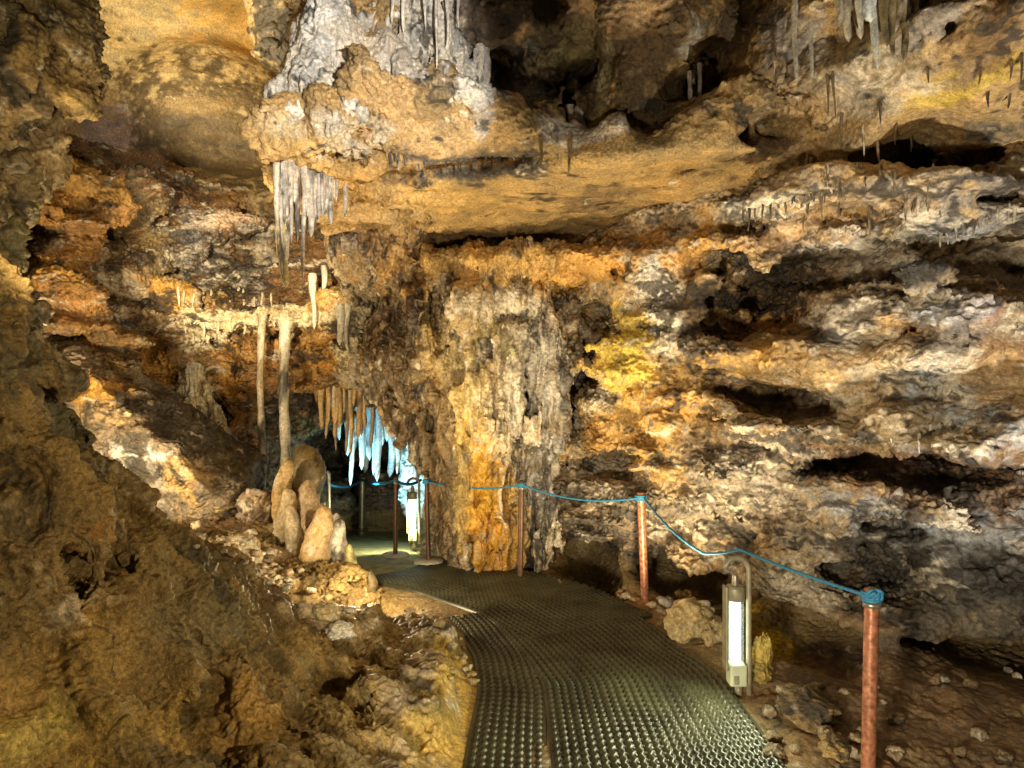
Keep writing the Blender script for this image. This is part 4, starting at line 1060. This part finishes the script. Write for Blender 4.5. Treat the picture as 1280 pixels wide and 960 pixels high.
# third lamp: an arm of square pipe with the lamp head hanging behind the stalagmites
b = P(411, 665, 8.6)
root = empty('bracket_lamp', (b[0], b[1], b[2])); tag(root, 'lamp on a square-topped steel bracket behind the stalagmites', 'lamp')
z1 = 75 / FPX * 8.6; x1 = -30 / FPX * 8.6
vs, fs = tube([(0, 0, -.15), (0, 0, .2), (0, 0, z1 - .03), (-.012, 0, z1 - .008), (-.03, 0, z1), (x1, 0, z1)], .024, 12); pymesh('bracket', vs, fs, STEEL, root)
bevel_box('arm_plate', (.17, .05, .055), (x1 * .72, -.01, z1 - .002), STEEL, root, .006)
o = bevel_box('lamp_head', (.07, .09, .10), (-.07, -.01, .33), BEIGE, root, .01)
vs, fs = lathe([(.001, 0), (.034, 0), (.034, .07), (.028, .08), (.001, .082)], 16); bl = pymesh('bulb', vs, fs, TUBE_FAR, o); bl.location = (.0, -.02, -.125)

# ------------------------------------------------------------------ dripstone
def stone_obj(name, V, F, col, pale, dark, seed, mat=None, st=(1, 1, 2.5)):
    V = np.asarray(V, np.float32)
    N = len(V)
    b = np.tile(np.array(col, np.float32), (N, 1))
    o_ = V + seed * 3.7
    c = crusts(o_, b, np.full(N, pale, np.float32), np.full(N, dark, np.float32), st)
    return finish(name, V, F, c, mat or ROCK_WET)

def spike(length, r0, r1, seed, sides=10, rings=14, up=False, bulge=.18, power=.75, lean=.02, root=False):
    """one stalactite (tip down from z = 0) or, with up, one stalagmite (tip up)"""
    g = np.random.default_rng(seed)
    t = np.linspace(0, 1, rings)
    rad = r1 + (r0 - r1) * (1 - t) ** power
    if up: rad = r0 * (.84 + .16 * (1 - t)) * np.sqrt(np.clip(1 - t ** (2.2 + 6 * (1 - power)), 0, 1)) + .004
    rad = rad if up else rad * np.where(t > .93, np.sqrt(np.clip((1 - t) / .07, 0, 1)) * .9 + .1, 1)
    if root: rad = rad * (.25 + .75 * sstep(0, .16, t)); 
    ph = g.uniform(0, 6.28, 6); lx, ly = g.normal(0, lean, 2) * length
    a = np.arange(sides) * 2 * math.pi / sides
    A, Tt = np.meshgrid(a, t)
    rr = rad[:, None] * (1 + bulge * (.5 * np.sin(Tt * 9 + ph[0]) + .4 * np.sin(2 * A + ph[1] + 2 * Tt) + .35 * np.sin(3 * A + ph[2]) + .4 * np.sin(Tt * 23 + ph[3]) * (1 - Tt) + .3 * np.sin(Tt * 41 + ph[5])))
    X = rr * np.cos(A) + lx * Tt ** 2 + .3 * r0 * np.sin(Tt * 5 + ph[4]); Y = rr * np.sin(A) + ly * Tt ** 2
    Z = (Tt if up else -Tt) * length
    V = np.stack([X, Y, Z], -1).reshape(-1, 3)
    idx = np.arange(rings * sides).reshape(rings, sides); i2 = np.roll(idx, -1, 1)
    F = np.stack([idx[:-1], i2[:-1], i2[1:], idx[1:]], -1).reshape(-1, 4)
    if not up: F = F[:, ::-1]
    return V, F

SEED = [100]
def stalactite(px, y0, y1, w, col, pale, dark, label, group=None, d=None, tip=.25, key=None, power=.75, cat='stalactite', name='stalactite', back=.05, r1=None):
    SEED[0] += 1
    h = P(px, y0, d) if d else HIT(px, y0)
    if h is None: return None
    dd = h[1]; up = (10 if d else 4) / FPX * dd + (.03 if d else .01)
    L = (y1 - y0) / FPX * dd + up; r = w / 2 / FPX * dd
    V, F = spike(L, r, r * tip, SEED[0], sides=12 if w > 9 else 8, rings=max(12, min(26, int((y1 - y0) / 5))), power=power, root=not d)
    o = stone_obj(name, V, F, col, pale, dark, SEED[0])
    o.location = (h[0], h[1] + (min(r * .5, .02) if not d else 0), h[2] + up)
    return tag(o, label, cat, group)

rg = random.Random(5)
def cluster(xs, top, length, w, col, pale, dark, label, group, d=None, jit=3, **kw):
    for x in xs:
        x = x + rg.uniform(-jit, jit); t = top(x) + rg.uniform(-3, 3); l = max(6, length(x) * rg.uniform(.65, 1.25))
        stalactite(x, t, t + l, w * rg.uniform(.7, 1.3), col, pale, dark, label, group, d=d(x) if callable(d) else d, **kw)
def ar(a, b, n): return [a + (b - a) * (i + .5) / n for i in range(n)]
def ln(*k):
    xs = [p[0] for p in k]; ys = [p[1] for p in k]
    return lambda x: float(np.interp(x, xs, ys))

# curtain under the nose of the shelf
dn = ln((345, 4.55), (400, 4.75), (440, 5.1))
cluster(ar(343, 412, 26), ln((345, 166), (412, 186)), lambda x: rg.uniform(.55, 1) * float(np.interp(x, [345, 412], [165, 130])), 8, (.44, .38, .30), .25, .2, 'long pale stalactite in the curtain under the left nose of the shelf', 'stalactites of the pale curtain', d=dn, tip=.4, power=.45)
cluster(ar(348, 436, 22), ln((345, 174), (412, 196), (436, 211)), lambda x: rg.uniform(.5, 1) * float(np.interp(x, [345, 436], [140, 70])), 7, (.40, .33, .24), .2, .22, 'long pale stalactite in the curtain under the left nose of the shelf', 'stalactites of the pale curtain', d=lambda x: dn(x) + .1, tip=.4, power=.5)
stalactite(353, 290, 360, 15, (.55, .42, .16), .25, .03, 'yellowish stalactite tip hanging lowest in the pale curtain', d=4.62, tip=.5)
# fringe of the broken block
cluster(ar(480, 690, 26), ln((480, 190), (560, 192), (640, 186), (690, 172)), lambda x: rg.choice([6, 9, 12, 20, 26]), 5, (.11, .10, .09), .2, .45, 'short dark bluish stalactite in the fringe along the edge of the broken block', 'stalactites fringing the block', d=ln((480, 4.72), (600, 4.75), (690, 4.74)), tip=.3)
# recess above the shelf
cluster(ar(700, 760, 7), lambda x: 150, lambda x: 34, 9, (.48, .42, .36), .35, .2, 'short pale stalactite at the back of the dark recess above the shelf', 'stalactites in the recess', d=4.95, tip=.5)
cluster(ar(650, 770, 8), lambda x: 66, lambda x: 13, 6, (.30, .24, .11), .15, .2, 'stubby stalactite on the mossy rim in the dark recess', 'stalactites on the recess rim', d=5.0, tip=.4)
stalactite(757, 66, 152, 9, (.34, .27, .13), .15, .1, 'long thin yellowish stalactite hanging in the dark recess above the shelf', d=4.95, tip=.5)
stalactite(862, 105, 192, 7, (.42, .37, .31), .3, .1, 'long slender grey stalactite in the dark slot, reaching down to the shelf', d=4.6, tip=.45)
stalactite(874, 95, 155, 6, (.42, .37, .31), .3, .1, 'shorter slender grey stalactite beside the long one in the dark slot', d=4.62, tip=.4)
stalactite(617, -20, 26, 8, PALE, .3, .1, 'left one of two small stalactites over the dark recess at the top edge', d=4.9)
stalactite(646, -20, 20, 6, PALE, .3, .1, 'right one of two small stalactites over the dark recess at the top edge', d=4.9)
cluster(ar(486, 580, 7), ln((486, -15), (580, 15)), lambda x: rg.choice([20, 40, 70]), 6, (.58, .52, .44), .4, .08, 'grey stalactite among the draperies beside the white flowstone pillar', 'grey drapery stalactites', d=4.66, tip=.35)
cluster(ar(590, 612, 4), lambda x: 75, lambda x: 70, 12, (.48, .45, .42), .4, .25, 'pale ropy stalactite at the left side of the dark recess', 'ropy stalactites of the recess', d=4.95, tip=.5)
for x, a, b_, w_ in ((676, 188, 212, 7), (711, 186, 218, 7), (820, 180, 207, 8), (757, 184, 200, 5)):
    stalactite(x, a, b_, w_, (.30, .20, .08), .05, .15, 'small tan stalactite under the front lip of the great shelf', 'stalactites under the shelf lip', d=4.55)
# roof on the right
for x, a, b_, w_, c_, lab in ((1095, -15, 86, 13, (.62, .68, .70), 'long white stalactite at the top edge, the longest on the right-hand roof'), (1088, -15, 28, 26, (.66, .72, .72), 'broad white stalactite stump at the top edge of the right-hand roof'), (1074, -15, 40, 11, (.55, .60, .62), 'short white stalactite left of the broad white stump at the top edge'),
        (994, 15, 105, 8, (.46, .43, .37), 'left one of two hanging grey stalactites on the roof right of the slot'), (1014, 12, 100, 8, (.46, .43, .37), 'right one of two hanging grey stalactites on the roof right of the slot')):
    stalactite(x, a, b_, w_, c_, .4, .06, lab, d=3.75 if x > 1050 else 4.15, tip=.4)
cluster(ar(1045, 1085, 4), lambda x: -10, lambda x: 60, 13, (.36, .30, .2), .3, .2, 'tan stalactite beside the white ones at the top edge', 'tan roof stalactites', d=3.8, tip=.4)
cluster(ar(1105, 1150, 7), lambda x: -10, ln((1105, 105), (1150, 40)), 12, (.34, .26, .13), .2, .25, 'brown rib-like stalactite right of the longest white one', 'brown rib stalactites', d=3.7, tip=.4)
for i, (x, a, b_) in enumerate(((968, 62, 96), (1035, 85, 147), (1042, 88, 148), (1053, 140, 178), (1080, 160, 196), (1102, 130, 155), (1120, 155, 182), (1161, 85, 104), (1226, 82, 106), (1236, 115, 135), (1265, 72, 100), (1278, 65, 105), (1262, 118, 136), (1098, 175, 215), (1117, 185, 225), (1140, 170, 190))):
    stalactite(x, a, b_, 4.6, (.19, .135, .08), .1, .2, 'thin dark stalactite hanging alone from the tan roof on the right', 'lone dark roof stalactites')
cluster(ar(1000, 1180, 36), lambda x: rg.uniform(195, 275), lambda x: rg.choice([9, 14, 20, 30]), 4.4, (.24, .175, .11), .2, .2, 'tiny stalactite in the dense patch on the roof right of the shelf', 'tiny stalactites right of the shelf')
cluster(ar(925, 1060, 18), ln((925, 262), (1060, 232)), lambda x: rg.choice([8, 13, 20, 32]), 4.6, (.18, .125, .07), .15, .3, 'small dark stalactite in the fringe below the right end of the shelf', 'stalactites below the shelf end')
cluster(ar(1170, 1275, 10), ln((1170, 292), (1275, 255)), lambda x: 18, 6, (.36, .31, .24), .35, .3, 'small pale stalactite over the long dark gap in the right wall', 'stalactites over the dark gap')
cluster(ar(1110, 1200, 6), lambda x: 540 + rg.uniform(-12, 8), lambda x: rg.uniform(10, 26), 4.5, GRY, .3, .3, 'grey icicle-like stalactite under the bulge of the right wall', 'stalactites on the right wall bulge')
# left wall rim
cluster(ar(215, 345, 12), lambda x: 368 + rg.uniform(-5, 5), lambda x: rg.uniform(8, 24), 4.5, CRM, .5, .05, 'tiny cream stalactite above the rim of the left-hand basin', 'stalactites over the basin rim')
cluster(ar(205, 430, 12), lambda x: 404 + rg.uniform(-3, 3), lambda x: rg.uniform(6, 20), 5, CRM, .4, .08, 'tiny cream stalactite below the rim of the left-hand basin', 'stalactites under the basin rim')
for x, a, b_, w_ in ((392, 355, 412, 10), (424, 380, 432, 13), (434, 392, 440, 9), (405, 345, 380, 9)):
    stalactite(x, a, b_, w_, (.60, .55, .45), .5, .05, 'white drapery stalactite on the rock above the arch', 'white draperies above the arch', d=8.1, tip=.4)
# over the passage
cluster(ar(392, 462, 15), ln((392, 478), (430, 484), (462, 470)), lambda x: rg.uniform(.45, 1.1) * float(np.interp(x, [392, 462], [55, 85])), 7, (.50, .32, .13), .2, .12, 'orange-brown stalactite in the row hanging from the arch', 'orange stalactites of the arch', d=8.45, tip=.5, power=.6)
cluster(ar(405, 470, 8), lambda x: 496, lambda x: rg.uniform(.5, 1.1) * float(np.interp(x, [408, 470], [60, 85])), 6, (.40, .32, .22), .3, .2, 'orange-brown stalactite in the row hanging from the arch', 'orange stalactites of the arch', d=8.75, tip=.5)
cluster(ar(425, 532, 19), ln((425, 510), (480, 505), (532, 545)), lambda x: rg.uniform(.45, 1.1) * float(np.interp(x, [425, 480, 532], [75, 95, 60])), 9, (.40, .41, .40), .3, .15, 'pale stalactite in the blue-lit row inside the passage', 'pale stalactites of the passage', d=9.6, tip=.5, power=.6)
cluster(ar(420, 545, 20), ln((420, 500), (480, 510), (545, 560)), lambda x: rg.uniform(.4, 1.1) * float(np.interp(x, [420, 480, 545], [80, 90, 60])), 10, (.40, .42, .42), .35, .12, 'pale stalactite in the blue-lit row inside the passage', 'pale stalactites of the passage', d=10.6, tip=.5, power=.6)

# two tall thin columns
def thin_column(px, y0, y1, w, d, col, label):
    a, b_ = P(px, y0, d), P(px, y1, d); H = a[2] - b_[2]
    n_ = 34; t = np.linspace(0, 1, n_); g = np.random.default_rng(int(px))
    r = w / 2 / FPX * d * (1 + .10 * np.sin(t * 30 + 1) * g.uniform(.5, 1.2, n_) + .06 * np.sin(t * 71)) * (1 + .5 * np.exp(-t / .05) + .7 * np.exp(-(1 - t) / .05))
    vs, fs = tube([(.012 * math.sin(q_ * 7), .01 * math.cos(q_ * 5), q_ * H) for q_ in t], r, 14, False)
    o = stone_obj('dripstone_column', np.array(vs), np.array(fs, np.int32), col, .3, .12, int(px)); o.location = b_
    tag(o, label, 'column')
thin_column(356, 402, 640, 12.5, 8.0, (.52, .46, .36), 'tall thin pale dripstone column, the thicker of two')
thin_column(327, 392, 640, 8.5, 8.2, (.42, .32, .2), 'tall thin brownish dripstone column, the thinner of two')

# stalagmites in the group left of the path
def stalagmite(px, y0, y1, w, col, pale, dark, label, power=.45, group='stalagmites left of the path', tip=.35, dd=None):
    SEED[0] += 1
    h = HIT(px, y1) if dd is None else P(px, y1, dd)
    d = h[1]; H = (y1 - y0) / FPX * d; r = w / 2 / FPX * d
    V, F = spike(H + .12, r, r * tip, SEED[0], 28, 34, True, .05, power, .012)
    V = V * (1 + np.array([.035, .035, 0]) * np.sin(V[:, 2:3] * 95 + 2 * noise(V.astype(np.float32) * 1. + SEED[0], .2, 3)[:, None]) * .6)
    V = V + .006 * np.stack([noise(V.astype(np.float32) + SEED[0], .12, 1, (1, 1, 2.5)), noise(V.astype(np.float32) + SEED[0], .12, 2, (1, 1, 2.5)), 0 * V[:, 0]], 1)
    o = stone_obj('stalagmite', V, F, col, pale, dark, SEED[0]); o.location = (h[0], h[1] + r * .6, h[2] - .12)
    tag(o, label, 'stalagmite', group)
stalagmite(372, 556, 668, 54, (.16, .11, .045), .08, .2, 'broad dark cone-shaped stalagmite at the back of the group', dd=7.3)
stalagmite(353, 574, 650, 25, (.46, .31, .13), .12, .08, 'orange-topped stalagmite straight below the thick thin column', dd=7.0)
stalagmite(355, 611, 672, 27, (.42, .32, .19), .2, .12, 'mid-sized pale stalagmite in the left half of the group', dd=6.8)
stalagmite(363, 632, 684, 23, (.42, .33, .21), .2, .14, 'small pale stalagmite at the front left of the group', dd=6.6)
stalagmite(386, 601, 690, 34, (.44, .31, .18), .2, .1, 'tall tapering pink-tan stalagmite in the middle of the group', dd=6.85, power=.6)
stalagmite(396, 633, 730, 40, (.50, .33, .15), .08, .04, 'largest smooth cream-orange stalagmite at the front of the group', dd=6.45)
stalagmite(424, 650, 728, 29, (.46, .42, .36), .35, .2, 'grey ribbed stalagmite at the right front of the group', dd=6.5)
stalagmite(417, 642, 690, 16, (.46, .42, .36), .3, .1, 'little grey stalagmite peeping between the big ones', dd=6.8)
stalagmite(438, 680, 738, 14, (.30, .25, .09), .06, .06, 'narrow olive stalagmite at the right end of the group', dd=6.3)
stalagmite(461, 715, 748, 17, (.13, .095, .05), .05, .2, 'low dark stump beside the bend of the path', dd=6.15, group='stumps')
stalagmite(538, 838, 900, 22, (.24, .17, .07), .06, .1, 'olive stump on the bank beside the narrow mat', dd=3.95, group='stumps')
stalagmite(492, 862, 905, 24, (.26, .19, .08), .06, .1, 'second olive stump, lower on the bank, left of the taller stump', dd=3.75, group='stumps')

# ------------------------------------------------------------------ loose stones
def stone(px, py, w, h, col, pale, dark, label, group=None, d=None, seed=0, ribs=0, cuts=5, name='stone', depth=None):
    SEED[0] += 1; g = np.random.default_rng(SEED[0] + seed)
    hp = HIT(px, py) if d is None else P(px, py, d)
    dd = hp[1]; rx = w / 2 / FPX * dd; rz = h / 2 / FPX * dd; ry = depth or rx * g.uniform(.75, 1.)
    bm = bmesh.new(); bmesh.ops.create_icosphere(bm, subdivisions=5 if w > 24 else 3, radius=1)
    bm.verts.ensure_lookup_table()
    V = np.array([v.co[:] for v in bm.verts], np.float32); F = np.array([[v.index for v in f.verts] for f in bm.faces], np.int32); bm.free()
    for _ in range(cuts):
        n_ = g.standard_normal(3); n_ /= np.linalg.norm(n_); c_ = g.uniform(.55, .85)
        ex = np.maximum(V @ n_ - c_, 0); V = V - ex[:, None] * n_ * .92
    q = V + SEED[0] * 2.3
    dsp = .10 * noise(q, 1.2, 1) + .07 * noise(q, .5, 2) + .035 * noise(q, .22, 3)
    if ribs: dsp = dsp + .07 * np.sin((V[:, 2] * .8 + V[:, 0] * .6 + .2 * noise(q, .8, 4)) * ribs)
    V = V * (1 + dsp)[:, None] * np.array([rx, ry, rz])
    o = stone_obj(name, V, F, col, pale, dark, SEED[0], ROCK, (1.3, 1.3, .8)); o.location = (hp[0], hp[1] + ry * .45, hp[2] + rz * .55)
    o.rotation_euler = (0, 0, 0)
    return tag(o, label, 'stone', group)
stone(868, 795, 66, 52, (.46, .34, .16), .3, .1, 'large angular cream and ochre rock between the mat and the right wall')
stone(892, 806, 36, 34, (.40, .29, .13), .2, .12, 'ochre rock tucked beside the bright lamp')
stone(862, 758, 36, 22, (.44, .27, .09), .15, .1, 'flat orange-brown rock lying behind the large cream rock')
stone(832, 760, 24, 18, (.42, .33, .2), .3, .1, 'grey-tan rock beside the far copper post')
stone(955, 846, 26, 76, (.48, .33, .07), .08, .08, 'upright lump of bright yellow rock right of the bright lamp', ribs=9, cuts=3)
stone(950, 852, 34, 26, (.40, .27, .06), .1, .1, 'yellowish cobble at the foot of the bright yellow lump')
stone(1050, 948, 42, 36, (.40, .27, .10), .15, .1, 'ochre cobble lying left of the nearest copper post')
stone(1022, 905, 84, 50, (.22, .15, .065), .08, .2, 'broad brown rock half sunk in the dirt left of the nearest copper post')
stone(404, 780, 36, 30, (.50, .38, .2), .2, .08, 'rounded tan cobble on the rubble left of the path')
stone(380, 772, 20, 26, (.46, .34, .2), .25, .1, 'small upright tan cobble touching the rounded one')
stone(424, 796, 34, 20, (.66, .61, .52), .5, .02, 'white angular stone lying right of the rounded tan cobble')
stone(316, 655, 52, 56, (.34, .25, .17), .25, .12, 'fan-shaped rock with slanting ribs, left of the stalagmites', d=7.0, ribs=11, cuts=3)
stone(268, 640, 42, 22, (.36, .26, .12), .15, .15, 'low brown rock in front of the wedge-shaped boulder', d=6.9)
stone(555, 700, 60, 44, (.36, .32, .2), .2, .15, 'pale crusted rock behind the thin posts at the foot of the column', d=7.6)
g_ = random.Random(9)
for i in range(34):
    px = g_.uniform(960, 1275); py = g_.uniform(835, 955)
    if py < 850 and px < 1000: continue
    s_ = g_.uniform(7, 22) * (.7 + (py - 830) / 200)
    stone(px, py, s_, s_ * .7, g_.choice([(.34, .25, .14), (.25, .17, .09), (.44, .36, .25)]), .15, .15, 'loose stone on the dirt at the foot of the right-hand wall', 'loose stones on the dirt')
for i in range(26):
    t_ = g_.random(); px = 690 + 160 * t_ + g_.uniform(-10, 20); py = 728 + 34 * t_ + g_.uniform(-4, 6)
    s_ = g_.uniform(7, 15)
    stone(px, py, s_, s_ * .7, g_.choice([(.40, .28, .13), (.30, .19, .08), (.46, .38, .26)]), .15, .1, 'small stone along the far right edge of the mats', 'stones along the mat edge')
for i in range(34):
    t_ = g_.random(); px = 255 + 160 * t_ + g_.uniform(-22, 22); py = 665 + 95 * t_ + g_.uniform(-16, 16)
    s_ = g_.uniform(8, 22)
    stone(px, py, s_, s_ * .65, g_.choice([(.50, .42, .30), (.40, .30, .18), (.24, .16, .08)]), .25, .1, 'loose rubble stone below the stalagmites, behind the slope', 'rubble behind the slope')
for i in range(16):
    t_ = g_.random(); px = 560 + 30 * t_ + g_.uniform(-20, 14); py = 775 + 130 * t_ + g_.uniform(-6, 6)
    s_ = g_.uniform(8, 18)
    stone(px, py, s_, s_ * .7, g_.choice([(.40, .30, .12), (.30, .21, .08), (.46, .38, .22)]), .12, .1, 'small stone on the bank along the narrow mat', 'stones along the narrow mat')
# ------------------------------------------------------------------ camera, world, lamps
cam = bpy.data.cameras.new('camera'); cam.lens = 24; cam.sensor_width = 36; cam.clip_start = .05; cam.clip_end = 100
co = bpy.data.objects.new('camera', cam); COL.objects.link(co); co.location = (0, 0, CAMZ); co.rotation_euler = (R(90), 0, 0); scene.camera = co
w = bpy.data.worlds.new('World'); scene.world = w; w.use_nodes = True
w.node_tree.nodes['Background'].inputs[0].default_value = (1., .84, .62, 1); w.node_tree.nodes['Background'].inputs[1].default_value = .045
def lamp(loc, watts, col, size=.12, aim=None, cone=110, blend=.6):
    l = bpy.data.lights.new('lamp', 'SPOT' if aim is not None else 'POINT'); l.energy = watts; l.color = col; l.shadow_soft_size = size
    o = bpy.data.objects.new('unseen_light', l); COL.objects.link(o); o.location = Vector(loc)
    if aim is not None:
        l.spot_size = R(cone); l.spot_blend = blend
        o.rotation_euler = (Vector(aim) - Vector(loc)).to_track_quat('-Z', 'Y').to_euler()
    return o
def P_(px, py, d): return ((px - 640) / 853.33 * d, d, CAMZ - (py - 480) / 853.33 * d)
WARM = (1., .81, .48); NEUT = (1., .91, .73); CYAN = (.30, .76, 1.)
# unseen lights without fittings: inferred floodlights, the tubes' own light, added fills
lamp((1.05, 4.7, .25), 175, WARM, .08, (.1, 6.0, 3.0), 150, .5)          # behind the rocks by the near lamp: shelf, column, wall
lamp((-.85, 5.1, .30), 150, WARM, .06, (-.3, 5.8, 3.4), 110, .5)        # behind the mound left of the mats
lamp((-1.25, 5.7, .35), 32, WARM, .05)                                   # in the rubble: stalagmites
lamp((2.5, 1.7, .5), 330, NEUT, .1, (3.2, 4.4, 3.3), 95, .8)           # right, out of frame: right wall and tan roof
lamp((-.4, .4, .8), 400, (1., .88, .64), .15, (1.4, 5.5, .9), 82, .8)            # added front fill beside the camera
lamp((.3, .9, 2.6), 720, (1., .95, .87), .05, (-1.25, 4.7, 3.95), 33, .5)  # on the white flowstone and the dome behind it
lamp((-3.7, 5.5, 1.25), 130, WARM, .06)                                   # behind the slope: boulder, left wall
lamp((-1.3, .9, 2.3), 3400, WARM, .08, (-3.3, 8.6, 3.5), 22, .6)          # added near the camera, past the corner rock, to brighten the left wall
lamp((-4.9, 8.3, 5.7), 700, WARM, .12, (-4.1, 11.2, 8.6), 105, .6)      # up into the dome
lamp((-2.25, 9.0, .1), 190, CYAN, .06, (-1.75, 10.3, 1.7), 64, .5)  # in the passage
lamp((-2.05, 9.2, -.05), 150, CYAN, .06, P_(524, 590, 10.2), 60, .5)         # in the passage, on its right wall
lamp((-.9, .7, 2.2), 220, WARM, .1, (-3.0, 4.6, 3.9), 46, .6)            # added near the camera to lift the rock in the upper left corner
lamp((1.9, .5, 1.9), 300, (1., .80, .45), .06, (-1.5, 3.0, .9), 60, .7)   # added from the right to rake the left slope
lamp(P_(897, 770, 3.97), 30, (.95, 1., .62), .04, P_(740, 1010, 3.5), 150, .6)                         # light of the near tube lamp
lamp(P_(503, 640, 8.3), 45, (1., 1., .62), .04, P_(455, 700, 9.2), 150, .6)                          # light of the far tube lamp
scene.view_settings.view_transform = 'Standard'; scene.view_settings.look = 'None'; scene.view_settings.exposure = .5; scene.view_settings.gamma = 1
scene.render.filter_size = 1.1
scene.cycles.max_bounces = 6; scene.cycles.diffuse_bounces = 4; scene.cycles.sample_clamp_indirect = 6
